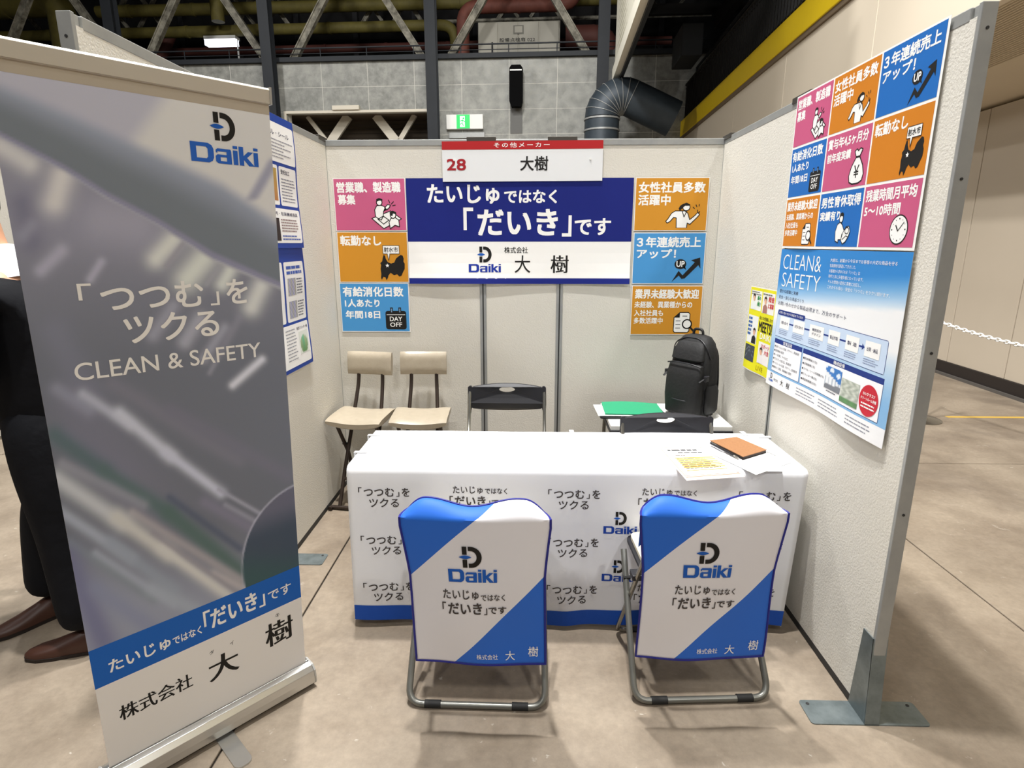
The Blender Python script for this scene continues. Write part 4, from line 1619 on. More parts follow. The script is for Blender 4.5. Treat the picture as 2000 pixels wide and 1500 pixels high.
# hem band follows the wavy edge
NB = 90
vs, fs = [], []
for i in range(NB + 1):
    x = TXL + (TXR - TXL) * i / NB
    hem = .012 * math.sin((x - TXL) * 3.4 + 2.4) * .8
    vs += [(x, .030 + hem), (x, .064 + hem), (x, .096 + hem)]
for i in range(NB):
    a = 3 * i
    fs += [(a, a + 3, a + 4, a + 1), (a + 1, a + 4, a + 5, a + 2)]
s._put('artwork', vs, fs, (22, 78, 176), 1)
for xc in (-.562, .189, .934):
    for z1 in (.617, .411, .203):
        slogan_wrap(s, xc - .102, z1 - .038, xc + .102, z1, TXT, .022, 2, 3)
        s.text('ツクる', xc - .060, z1 - .083, xc + .058, z1 - .046, TXT, .012, 2, 2)
for xc in (-.182, .560):
    for z1 in (.626, .420, .212):
        s.text('たいじゅ', xc - .106, z1 - .032, xc + .012, z1, TXT, .012, 2, 2)
        s.text('ではなく', xc + .020, z1 - .032, xc + .108, z1 - .008, TXT, .012, 2, 2)
        slogan_name(s, xc - .120, z1 - .084, xc + .110, z1 - .042, TXT, .022, 2, 3)
for xc in (-.372, .376, ):
    for z1 in (.526, .318):
        logo_mark(s, xc - .030, z1 - .056, .052, layer=2)
        logo_word(s, xc - .068, z1 - .094, .132, .032, (24, 66, 160), 2)
s.build(tc)

# clear clips holding the cloth
for i, (x, y, rz, lab) in enumerate(((TXL + .012, 2.29, 0, 'clear cloth clip on the left edge of the table, nearer the front'), (TXL + .010, 2.51, 0, 'clear cloth clip on the left edge of the table, near the back corner'),
                                     (.21, TYB - .008, PI / 2, 'clear cloth clip at the middle of the back edge of the table'), (1.00, TYB - .008, PI / 2, 'clear cloth clip on the back edge near the right corner'),
                                     (TXR - .012, 2.53, PI, 'clear cloth clip on the right edge of the table'))):
    b = MB()
    b.box(-.024, -.011, .0, .03, .011, .003)
    b.box(-.027, -.011, -.03, -.024, .011, .003)
    o = b.build('cloth_clip', mat('clear_clip', (205, 206, 206), .2), None, bevel=.001)
    o.location = (x, y, TZ + .0022)
    o.rotation_euler = (0, 0, rz)
    tag(o, lab, 'clip', 'clips along the tablecloth')

# ------------------------------------------------------------------ things on the table


def flat_quad(name, pts, z0, z1, m, label=None, cat=None, parent=None, bevel=0):
    b = MB()
    b.prism(pts, z0, z1)
    o = b.build(name, m, parent, bevel=bevel)
    if label:
        tag(o, label, cat)
    return o


def quadmap(p00, p10, p11, p01, z):
    A, B, C, D = (Vector((*p, 0)) for p in (p00, p10, p11, p01))

    def f(u, v_, h):
        q = (A * (1 - u) + B * u) * (1 - v_) + (D * (1 - u) + C * u) * v_
        return Vector((q.x, q.y, z + h * 1.0))
    return f


# stack of leaflets overhanging the front edge
PP = [(.598, 2.045), (.812, 2.088), (.748, 2.366), (.571, 2.362)]
lf = empty('leaflet_stack')
lf.location = (0, 0, 0)
tag(lf, 'stack of printed leaflets with orange lines overhanging the table front', 'leaflets')
zt = TZ + .0022
flat_quad('back_page', [(.592, 2.020), (.820, 2.062), (.756, 2.350), (.566, 2.346)], zt, zt + .0016, mat('leaflet_under', (240, 228, 222), .6), parent=lf)
for k in range(3):
    dx = .0012 * (2 - k)
    flat_quad('page', [(a - dx, c_ - dx * 2) for a, c_ in PP], zt + .002 + .0016 * k, zt + .0034 + .0016 * k, paper_m if k != 1 else mat('pink_edge', (214, 160, 130), .6), parent=lf)
f = quadmap(*PP, zt + .0068)
s = Sheet(f, lift=.0004)
s.line([(.02, .015), (.98, .015), (.98, .985), (.02, .985)], .010, (196, 110, 84), 1, closed=True)
s.bars(.10, .84, .80, .94, 1, (30, 30, 32), 1, .35, .1)
s.bars(.28, .75, .86, .83, 1, (30, 30, 32), 1, .35, .1)
s.bars(.16, .66, .40, .71, 1, (110, 100, 90), 1, .4, .1)
for k in range(6):
    y = .60 - .065 * k
    s.rect(.10, y - .011, .92, y + .011, (232, 160, 40) if k in (1, 2) else (196, 132, 26), 1)
    s.rect(.10, y - .026, .92, y - .012, (246, 226, 150), 1)
s.bars(.12, .2, .85, .6, 6, (96, 84, 60), 2, .18, .2)
s.rect(.10, .16, .88, .178, (214, 150, 60), 1)
s.build(lf)

# loose sheets under the notebook
for i, (pts, lab) in enumerate((([(.868, 2.080), (1.058, 2.214), (.960, 2.395), (.770, 2.300)], 'thin sheet of paper lying under the orange notebook, uppermost'),
                                ([(.850, 2.120), (.985, 2.120), (1.045, 2.330), (.86, 2.372)], 'thin sheet of paper under the notebook, lowest and turned'))):
    z0 = zt + (.0016 if i == 0 else 0)
    o = flat_quad('paper_sheet', pts, z0, z0 + .0008, paper_m, lab, 'paper')
    o['group'] = 'loose sheets on the table'
    if i == 0:
        s = Sheet(quadmap(*pts, z0 + .0008), lift=.0003)
        s.bars(.1, .08, .9, .62, 8, (176, 176, 180), 1, .2)
        s.build(o)
nbk = empty('notebook', (0, 0, 0))
tag(nbk, 'tan cork covered notebook with black spine at the right end of the table', 'notebook')
NB_ = [(.872, 2.232), (1.000, 2.318), (.932, 2.482), (.800, 2.430)]
zn = zt + .0028
flat_quad('pages', [(.874, 2.235), (.998, 2.319), (.931, 2.479), (.803, 2.429)], zn + .002, zn + .012, mat('page_block', (60, 52, 50), .8), parent=nbk)
flat_quad('cover', NB_, zn + .012, zn + .0145, mat('cork_tan', (164, 116, 74), .7, mottle=(140, .3, (136, 92, 56))), parent=nbk)
flat_quad('back_cover', NB_, zn, zn + .002, mat('black_cover', (34, 30, 32), .6), parent=nbk)
b = MB()
b.tube([(.995, 2.314, zn + .008), (1.012, 2.298, zn + .004), (1.026, 2.284, zn - .0)], .0012, 6)
b.build('ribbon', MATS['black_cover'], nbk)
pn = empty('ballpoint_pen')
tag(pn, 'black ballpoint pen with white tip leaning along the notebook spine', 'pen')
b = MB()
b.tube([(.796, 2.408, zn + .010), (.847, 2.262, zn + .007)], .0048, 10)
b.build('barrel', mat('pen_black', (26, 26, 30), .25), pn, smooth=True)
b = MB()
b.tube([(.847, 2.262, zn + .007), (.854, 2.242, zn + .0062), (.858, 2.232, zn + .006)], [.0048, .004, .001], 10)
b.build('tip', chrome_m, pn, smooth=True)
b = MB()
b.box(-.0015, 0, .0045, .0015, .04, .0065)
b.build('clip', chrome_m, pn, M=Matrix.Translation((.810, 2.370, zn + .009)) @ Matrix.Rotation(math.radians(19), 4, 'Z'))

# ------------------------------------------------------------------ folding chairs


def backrest_mesh():
    out = []
    n = 14
    for i in range(n + 1):
        x = -.185 + .37 * i / n
        out.append((x, .788 + .016 * (1 - (x / .185) ** 2)))
    top = out[::-1]
    bot = [(-.192, .672)] + [(-.185 + .37 * i / n, .668 - .012 * (1 - ((-.185 + .37 * i / n) / .185) ** 2)) for i in range(n + 1)] + [(.192, .672)]
    outline = [(-.214, .640), (-.198, .640), (-.196, .660)] + bot + [(.196, .660), (.198, .640), (.214, .640), (.216, .700), (.214, .785), (.206, .792), (.196, .792), (.192, .784)] + top + \
              [(-.192, .784), (-.196, .792), (-.206, .792), (-.214, .785), (-.216, .700)]
    b = MB()
    b.prism(outline, -.008, .008, f=lambda u, v_, h: (u, -.052 - .018 * (1 - (u / .21) ** 2) + (.80 - v_) * .10 + h, v_), holes=[ell(0, .770, .044, .016, 18)])
    return b


def make_chair(name='folding_chair', seat_m=None):
    root = empty(name)
    yb_, yf_ = 0.0, .385
    b = MB()
    b.tube(fillet([(-.205, -.048, .76), (-.205, .02, .60), (-.207, yf_, .012), (.207, yf_, .012), (.205, .02, .60), (.205, -.048, .76)], .05), .0095, 8)
    b.build('front_frame', chrome_m, root, smooth=True)
    b = MB()
    b.tube(fillet([(-.226, .30, .425), (-.236, yb_, .0125), (.236, yb_, .0125), (.226, .30, .425)], .055, 7), .0115, 10)
    b.build('rear_frame', greytube_m, root, smooth=True)
    for sx in (-1, 1):
        b = MB()
        b.tube([(sx * .15 - .028, yb_, .0135), (sx * .15 + .028, yb_, .0135)], .0135, 10)
        b.build('rubber_foot', black_rub, root, smooth=True)
        b = MB()
        b.tube([(sx * .13 - .03, yf_, .012), (sx * .13 + .03, yf_, .012)], .012, 10)
        b.build('rubber_foot', black_rub, root, smooth=True)
        b = MB()
        b.box(min(sx * .198, sx * .234), .12, .400, max(sx * .198, sx * .234), .17, .422)
        b.build('bracket', black_pl, root, bevel=.004)
        b = MB()
        b.tube([(sx * .212, .235, .345), (sx * .238, .235, .345)], .008, 8)
        b.build('hinge', black_rub, root)
    backrest_mesh().build('backrest', black_pl, root, bevel=.0015)
    b = MB()
    b.prism(rrect(-.198, .05, .198, .40, .035), .418, .432, f=lambda u, v_, h: (u, v_, h - (.02 * (.4 - v_))))
    b.build('seat_pan', black_pl, root, bevel=.004)
    b = MB()
    b.prism(rrect(-.185, .062, .185, .388, .03), .432, .450, f=lambda u, v_, h: (u, v_, h - (.02 * (.4 - v_))))
    b.build('seat_pad', cream_m, root, bevel=.008)
    return root


# pinholes in the black backrests
def pinholes(parent):
    b = MB()
    for zz, xs2 in ((.778, (-.16, -.13, -.10, -.07, .07, .10, .13, .16)), (.748, (-.15, -.12, -.09, -.06, -.03, 0, .03, .06, .09, .12, .15)), (.715, (-.16, -.12, -.08, -.04, .0, .04, .08, .12, .16))):
        for x in xs2:
            y = -.052 - .018 * (1 - (x / .21) ** 2) + (.80 - zz) * .10 - .0085
            b.cyl((x, y, zz), (x, y - .0006, zz), .0022, 6)
    b.build('pinhole', mat('pin_grey', (92, 92, 98), .5), parent)


ch = make_chair()
pinholes(ch)
ch.location = (-.108, 3.050, 0)
ch.rotation_euler = (0, 0, PI)
tag(ch, 'black backed folding chair at the middle of the back wall', 'chair', 'black folding chairs behind the table')
c2 = copy_tree(ch)
c2.scale = (1, 1, .98)
c2.location = (.650, 2.548, 0)
c2.rotation_euler = (0, 0, math.radians(182))
# this one is tucked in front of the small desk
tag(c2, 'black backed folding chair in front of the small desk', 'chair', 'black folding chairs behind the table')

# fabric covers for the two front chairs
cov = bpy.data.materials.new('blue_white_cover')
cov.use_nodes = True
nt = cov.node_tree
bs = nt.nodes['Principled BSDF']
bs.inputs['Roughness'].default_value = .62
bs.inputs['Sheen Weight'].default_value = .15
uvn = nt.nodes.new('ShaderNodeUVMap')
uvn.uv_map = 'UVMap'
sx_ = nt.nodes.new('ShaderNodeSeparateXYZ')
nt.links.new(uvn.outputs[0], sx_.inputs[0])


def mth(op, a, b=None, c=None):
    n = nt.nodes.new('ShaderNodeMath')
    n.operation = op
    for i, q in enumerate((a, b, c)):
        if q is None:
            continue
        if isinstance(q, (int, float)):
            n.inputs[i].default_value = q
        else:
            nt.links.new(q, n.inputs[i])
    return n.outputs[0]


U_, V_ = sx_.outputs[0], sx_.outputs[1]
l1 = mth('ADD', mth('MULTIPLY', U_, .70), .548)
k1 = mth('GREATER_THAN', V_, l1)
l2 = mth('MULTIPLY', mth('SUBTRACT', U_, .29), .80)
k2 = mth('LESS_THAN', V_, l2)
kk = mth('MAXIMUM', k1, k2)
mx = nt.nodes.new('ShaderNodeMixRGB')
nt.links.new(kk, mx.inputs[0])
mx.inputs[1].default_value = (*lin((226, 225, 230)), 1)
mx.inputs[2].default_value = (*lin((8, 98, 204)), 1)
nt.links.new(mx.outputs[0], bs.inputs['Base Color'])


def cover(parent, dx0=0.0, dxb=0.0, ph=0.0):
    for ch_ in parent.children:
        if ch_.name.startswith('front_frame'):
            ch_.matrix_local = Matrix.Translation((dx0 * .6, 0, 0)) @ Matrix.Diagonal((.93, 1, .955, 1))
        elif ch_.name.startswith('backrest'):
            ch_.matrix_local = Matrix.Translation((dx0, .004, -.060)) @ Matrix.Diagonal((.92, 1, 1, 1))
    cover_cloth(parent, dx0, dxb, ph)


def cover_cloth(parent, dx0, dxb, ph):
    """loose bag over the backrest; u across, v from hem to the top edge"""
    def top(u):
        return .786 + .012 * math.sin(PI * (u * 3.1 + .02)) - .030 * (max(0, abs(u - .5) - .36) / .14) ** 2

    def cx2(u, v_, h=0.0):
        e = 1 - .055 * math.sin(min(1, v_ / .86) * PI) ** 2 * 1.0
        hw = (.214 + .010 * (v_ > .8) * (v_ - .8) / .2) * (1 if v_ > .86 else e) + (.008 * (v_ - .6) / .26 if .6 < v_ < .86 else (.008 if v_ >= .86 else 0))
        hw = .209 + .019 * max(0, min(1, (v_ - .55) / .30)) ** 1.2 - .020 * max(0, (v_ - .90) / .10) ** 2
        x = dx0 + dxb * (1 - v_) + (u - .5) * 2 * hw
        if v_ <= .90:
            z = .238 + (.752 - .238) * v_ / .90
            sag = .012 * math.sin(u * PI) * (1 - v_) ** 1.5
            bell = .014 * math.sin(PI * u) * math.sin(PI * min(1, v_ / .9))
            fold = .0035 * math.sin(u * 9 + v_ * 5 + ph) * (1 - v_) + .004 * math.sin(u * 4 - v_ * 9 + ph) * (1 - v_)
            y = -.082 - .018 * (1 - (2 * u - 1) ** 2) * v_ + .020 * (1 - v_) - bell * .3 + fold
            return Vector((x, y - h, z - sag))
        t = (v_ - .90) / .10
        zt_ = top(u)
        y0 = -.082 - .018 * (1 - (2 * u - 1) ** 2) * .9 + .002
        y = y0 + .052 * t ** 1.3 * (1 - .0 * u)
        z = .752 + (zt_ - .752) * math.sin(t * PI / 2)
        return Vector((x, y - h * (1 - t * .5), z + h * t))
    b = MB()
    nu, nv = 40, 60
    b.grid(cx2, nu, nv)
    o = b.build('chair_cover', cov, parent, smooth=True)
    uvl = o.data.uv_layers.new(name='UVMap')
    co = [((i % (nu + 1)) / nu, (i // (nu + 1)) / nv) for i in range(len(o.data.vertices))]
    buf = []
    for l in o.data.loops:
        buf += co[l.vertex_index]
    uvl.data.foreach_set('uv', buf)
    sd = o.modifiers.new('thick', 'SOLIDIFY')
    sd.thickness = .0015
    sd.offset = -1
    # back flap over the top, hanging on the table side
    g = MB()
    g.grid(lambda u, v_: cx2(u, 1.0) + Vector((0, .022 * math.sin(v_ * PI / 2) + .012 * v_, -.16 * v_)), 30, 8)
    g.build('back_flap', mat('flap_blue', (20, 92, 196), .6), o, smooth=True)
    # navy binding round the edge
    pts = [cx2(u / 40, 0) for u in range(41)] + [cx2(1, v_ / 40) for v_ in range(1, 41)] + [cx2(1 - u / 60, 1) for u in range(1, 61)] + [cx2(0, 1 - v_ / 40) for v_ in range(1, 40)]
    g = MB()
    g.tube(pts, .0038, 6, closed=True)
    g.build('binding', mat('navy_binding', (22, 26, 128), .6), o, smooth=True)
    W0, H0 = .43, .60
    s = Sheet(lambda u, v_, h: cx2(u / W0, v_ / H0, h), step=.03, lift=.0012)
    U = lambda a: a * W0
    V = lambda c: c * H0
    logo_mark(s, U(.380), V(.625), .070)
    logo_word(s, U(.295), V(.538), U(.355), .046)
    s.text('たいじゅ', U(.245), V(.432), U(.510), V(.492), TXT, .012, 3, 3)
    s.text('ではなく', U(.525), V(.425), U(.705), V(.465), TXT, .012, 3, 3)
    slogan_name(s, U(.235), V(.340), U(.712), V(.412), TXT, .022, 3, 3)
    s.text('株式会社', U(.470), V(.038), U(.635), V(.072), WHITE, .004, 3, 3)
    s.text('大', U(.692), V(.030), U(.765), V(.090), WHITE, .004, 3, 3, serif=.0008)
    s.text('樹', U(.868), V(.050), U(.945), V(.115), WHITE, .004, 3, 3, serif=.0008)
    s.build(o)
    return o


f1 = make_chair('covered_folding_chair')
f1.location = (-.166, 1.680, 0)
f1.rotation_euler = (0, 0, math.radians(-.8))
cover(f1, .012, .012, 0)
tag(f1, 'folding chair with blue and white printed cover, the one nearer the roll-up banner', 'chair', 'covered folding chairs in front of the table')
f2 = make_chair('covered_folding_chair')
f2.location = (.616, 1.728, 0)
f2.rotation_euler = (0, 0, math.radians(3.5))
cover(f2, -.044, -.004, 1.6)
tag(f2, 'folding chair with blue and white printed cover, the one nearer the right partition', 'chair', 'covered folding chairs in front of the table')

# ------------------------------------------------------------------ taupe high folding chairs


def cushion(wd, dp, th, name, parent, M, curve=.0):
    b = MB()
    n = 14

    def f(u, v_, h):
        x = (u - .5) * wd
        y = (v_ - .5) * dp
        e = 1 - (abs(2 * u - 1) ** 6) * .55
        e2 = 1 - (abs(2 * v_ - 1) ** 4) * .62
        z = h * th / 2 * e * e2 + curve * (1 - (2 * u - 1) ** 2)
        return (x, y, z)
    b.grid(f, n, n, thick=(-1, 1))
    return b.build(name, taupe_m, parent, smooth=True, M=M)


def high_chair():
    r = empty('high_folding_chair')
    # seat slopes and is waisted; front towards -y
    cushion(.335, .27, .075, 'seat', r, Matrix.Translation((0, 0, .545)) @ Matrix.Rotation(math.radians(4), 4, 'X'), -.02)
    cushion(.285, .140, .065, 'backrest', r, Matrix.Translation((0, .165, .835)) @ Matrix.Rotation(math.radians(84), 4, 'X'), -.018)
    for sx in (-1, 1):
        b = MB()
        b.tube(fillet([(sx * .078, .170, .82), (sx * .078, .160, .72), (sx * .085, .115, .60), (sx * .10, -.07, .20), (sx * .10, -.16, .0125)], .08), .0115, 10)
        b.build('leg', brownleg_m, r, smooth=True)
        b = MB()
        b.tube([(sx * .125, -.085, .52), (sx * .122, .04, .30), (sx * .12, .13, .0125)], .0115, 10)
        b.build('leg', brownleg_m, r, smooth=True)
        b = MB()
        b.tube([(sx * .085, .005, .36), (sx * .135, .005, .36)], .008, 8)
        b.build('hinge', black_rub, r)
    b = MB()
    b.tube(fillet([(-.10, -.16, .014), (-.15, -.16, .014), (-.15, -.19, .014)], .02) , .013, 8)
    b.tube([(-.15, -.16, .014), (.15, -.16, .014)], .013, 10)
    b.build('front_bar', brownleg_m, r, smooth=True)
    b = MB()
    b.tube([(-.15, .13, .014), (.15, .13, .014)], .013, 10)
    b.build('rear_bar', brownleg_m, r, smooth=True)
    b = MB()
    b.tube([(-.10, -.085, .17), (.10, -.085, .17)], .009, 8)
    b.build('footrest', brownleg_m, r, smooth=True)
    return r


h1 = high_chair()
h1.location = (-.992, 3.335, 0)
h1.rotation_euler = (0, 0, math.radians(-9))
tag(h1, 'taupe padded high folding chair in the left corner', 'chair', 'taupe high folding chairs at the back wall')
h2 = copy_tree(h1)
h2.location = (-.634, 3.345, 0)
h2.rotation_euler = (0, 0, math.radians(1))
tag(h2, 'taupe padded high folding chair next to the one in the corner', 'chair', 'taupe high folding chairs at the back wall')

# ------------------------------------------------------------------ small desk, papers and backpack
dk = empty('small_desk', (.780, 3.245, 0))
tag(dk, 'small low folding desk with white top in the right back corner', 'desk')
boxpart('desk_top', white_pl, dk, -.325, -.235, .572, .325, .225, .598, bevel=.003)
boxpart('apron', cream_m, dk, -.31, -.232, .44, .31, -.226, .552)
boxpart('edge_band', black_pl, dk, -.330, -.240, .552, .330, .230, .573, bevel=.004)
for sx in (-1, 1):
    for sy in (-1, 1):
        b = MB()
        b.tube([(sx * .30, sy * .19, .562), (sx * .31, sy * .20, 0)], .0115, 8)
        b.build('leg', chrome_m, dk, smooth=True)
    b = MB()
    b.tube([(sx * .306, -.195, .30), (sx * .306, .195, .30)], .008, 8)
    b.build('stretcher', chrome_m, dk, smooth=True)
    b = MB()
    b.tube([(sx * .33, -.20, .54), (sx * .345, -.20, .54)], .012, 10)
    b.build('locking_knob', chrome_m, dk)

zd = .598
o = flat_quad('file_tray', rrect(-.19, -.13, .19, .13, .02), 0, .010, mat('tray_black', (24, 24, 26), .4), 'thin black document case under the green folder', 'case', bevel=.002)
o.location = (.600, 3.262, zd + .001)
o.rotation_euler = (0, 0, .03)
for k in range(3):
    o = flat_quad('paper_sheet', [(-.165, -.11), (.165, -.11), (.165, .12), (-.165, .12)], 0, .0012, paper_m, ['white sheet lying on the black document case', 'second sheet of the papers under the green folder', 'topmost white sheet, sticking out left of the green folder'][k], 'paper')
    o['group'] = 'papers under the green folder'
    o.location = (.590 - .012 * k, 3.262 - .004 * k, zd + .0120 + .0016 * k)
    o.rotation_euler = (0, 0, .02 * k - .02)
gfo = empty('green_folder', (.612, 3.275, zd + .0172))
tag(gfo, 'green plastic folder on the papers beside the backpack', 'folder')
gm = mat('green_film', (26, 150, 106), .35)
b = MB()
b.grid(lambda u, v_, h: ((u - .5) * .33, (v_ - .5) * .235, h + .006 * math.sin(u * 4) * v_ + .004 * v_), 12, 6, thick=(.004, .0052))
b.build('front_cover', gm, gfo)
b = MB()
b.grid(lambda u, v_, h: ((u - .5) * .33, (v_ - .5) * .235, h), 4, 4, thick=(.0, .0012))
b.build('back_cover', gm, gfo)
gfo.rotation_euler = (0, 0, -.03)
o = MB()
o.tube([(-.03, 0, 0), (.03, .01, 0)], .004, 8)
pe = o.build('marker_pen', black_pl, None)
pe.location = (.835, 3.18, zd + .006)
tag(pe, 'short black pen between the green folder and the backpack', 'pen')

bp = empty('backpack', (.948, 3.262, zd + .001), math.radians(-52))
bp.scale = (.93, .93, .99)
tag(bp, 'black backpack standing on the small desk against the wall', 'backpack')
bagm = mat('black_nylon', (17, 17, 18), .72, bump=(60, .35, .006), mottle=(12, .3, (11, 11, 12)))
bagm2 = mat('black_nylon_gloss', (13, 13, 14), .6)


def sup(t, a, b, n):
    c, s_ = math.cos(t), math.sin(t)
    return (a * math.copysign(abs(c) ** (2 / n), c), b * math.copysign(abs(s_) ** (2 / n), s_))


def loft(rings, name, m, parent, seg=28, n=3.2):
    """rings: (z, half width, half depth, cx, cy)"""
    b = MB()
    vs = []
    for z, a, d, cx, cy in rings:
        for j in range(seg):
            x, y = sup(2 * PI * j / seg, a, d, n)
            vs.append((cx + x, cy + y, z))
    fs = []
    for i in range(len(rings) - 1):
        for j in range(seg):
            fs.append((i * seg + j, i * seg + (j + 1) % seg, (i + 1) * seg + (j + 1) % seg, (i + 1) * seg + j))
    fs.append(tuple(range(seg - 1, -1, -1)))
    fs.append(tuple((len(rings) - 1) * seg + j for j in range(seg)))
    b.add(vs, fs)
    return b.build(name, m, parent, smooth=True)


loft([(0, .115, .060, 0, .0), (.012, .135, .078, 0, 0), (.10, .142, .086, 0, 0), (.25, .142, .085, 0, 0), (.36, .132, .078, 0, .006), (.42, .112, .062, 0, .012), (.452, .085, .042, 0, .018), (.462, .05, .02, 0, .02)], 'body', bagm, bp)
loft([(.008, .108, .030, 0, -.078), (.02, .122, .042, 0, -.080), (.12, .128, .052, 0, -.080), (.24, .125, .046, 0, -.078), (.30, .115, .030, 0, -.072), (.315, .095, .012, 0, -.070)], 'front_pocket', bagm, bp)
loft([(.318, .095, .018, 0, -.066), (.33, .112, .034, 0, -.062), (.38, .108, .032, 0, -.050), (.42, .09, .022, 0, -.034), (.432, .06, .01, 0, -.026)], 'top_pocket', bagm, bp)
for sx in (-1, 1):
    loft([(.03, .012, .045, sx * .138, -.005), (.05, .022, .055, sx * .140, -.005), (.16, .022, .055, sx * .140, -.005), (.19, .010, .045, sx * .138, -.005)], 'side_pocket', bagm2, bp)
    b = MB()
    b.tube(fillet([(sx * .05, .085, .42), (sx * .07, .125, .36), (sx * .085, .13, .18), (sx * .10, .095, .05)], .06), .016, 8, flat=.5)
    b.build('shoulder_strap', bagm2, bp, smooth=True)
    b = MB()
    b.tube([(sx * .142, -.05, .25), (sx * .128, -.118, .22)], .008, 6, flat=.3)
    b.build('compression_strap', bagm2, bp)
    b = MB()
    b.box(sx * .142 - .01, -.085, .222, sx * .142 + .01, -.055, .252)
    b.build('buckle', black_pl, bp, bevel=.003)
b = MB()
b.tube(fillet([(-.035, .02, .452), (-.03, .02, .492), (.03, .02, .492), (.035, .02, .452)], .02), .008, 8)
b.build('carry_handle', bagm2, bp, smooth=True)
for pts in ([(-.118, -.100, .30), (-.06, -.112, .312), (.06, -.112, .312), (.118, -.100, .30)], [(-.110, -.085, .10), (-.05, -.134, .10), (.05, -.134, .10), (.110, -.085, .10)],
            [(-.136, -.03, .34), (-.11, -.05, .415), (-.05, -.03, .447), (.05, -.03, .447), (.11, -.05, .415), (.136, -.03, .34)]):
    b = MB()
    b.tube(fillet(pts, .04), .0035, 6)
    b.build('zip', black_pl, bp, smooth=True)

# ------------------------------------------------------------------ roll-up banner stand
BO = Vector((-.790, 1.782, .09))
BE = Vector((.6658, .7461, -.0050)).normalized()     # along the banner, left to right
BU = Vector((.0391, -.0282, .9988)).normalized()
BN = Vector((.7460, -.6660, 0)).normalized()         # towards the camera
BW, BH = .600, 1.876
P0 = BO - BE * BW


def fb(u, v_, h):
    bow = .006 * math.sin(PI * u / BW) * math.sin(PI * v_ / BH)
    return P0 + BE * u + BU * v_ + BN * (h + bow)


rs = empty('roll_up_banner_stand', (0, 0, 0))
tag(rs, 'tall roll-up banner stand with metallic film artwork at the left', 'banner stand')
b = MB()
b.grid(lambda u, v_, h: fb(u * BW, v_ * BH, h), 12, 30, thick=(-.0005, 0))
sheet_o = b.build('banner_sheet', offwhite_pr, rs)
# drawing coordinates of the artwork (plane to plane)
HM = (891.25353, -131.45574, 213.44278, 205.09085, -774.91469, 1499.16845, 0.42466, -0.15769)


def dr(u, v_):
    w_ = HM[6] * u + HM[7] * v_ + 1
    return (HM[0] * u + HM[1] * v_ + HM[2]) / w_, (HM[3] * u + HM[4] * v_ + HM[5]) / w_


def sm(a, b, x):
    t = max(0.0, min(1.0, (x - a) / (b - a)))
    return t * t * (3 - 2 * t)


def itp(pts, x):
    if x <= pts[0][0]:
        (a, b), (c, d) = pts[0], pts[1]
    elif x >= pts[-1][0]:
        (a, b), (c, d) = pts[-2], pts[-1]
    else:
        for (a, b), (c, d) in zip(pts, pts[1:]):
            if a <= x <= c:
                break
    return b + (d - b) * (x - a) / (c - a)


BT = [(0, 161), (144, 223), (288, 290), (432, 357), (532, 425)]
BB_ = [(0, 266), (125, 333), (206, 386), (307, 439), (417, 506), (537, 556)]
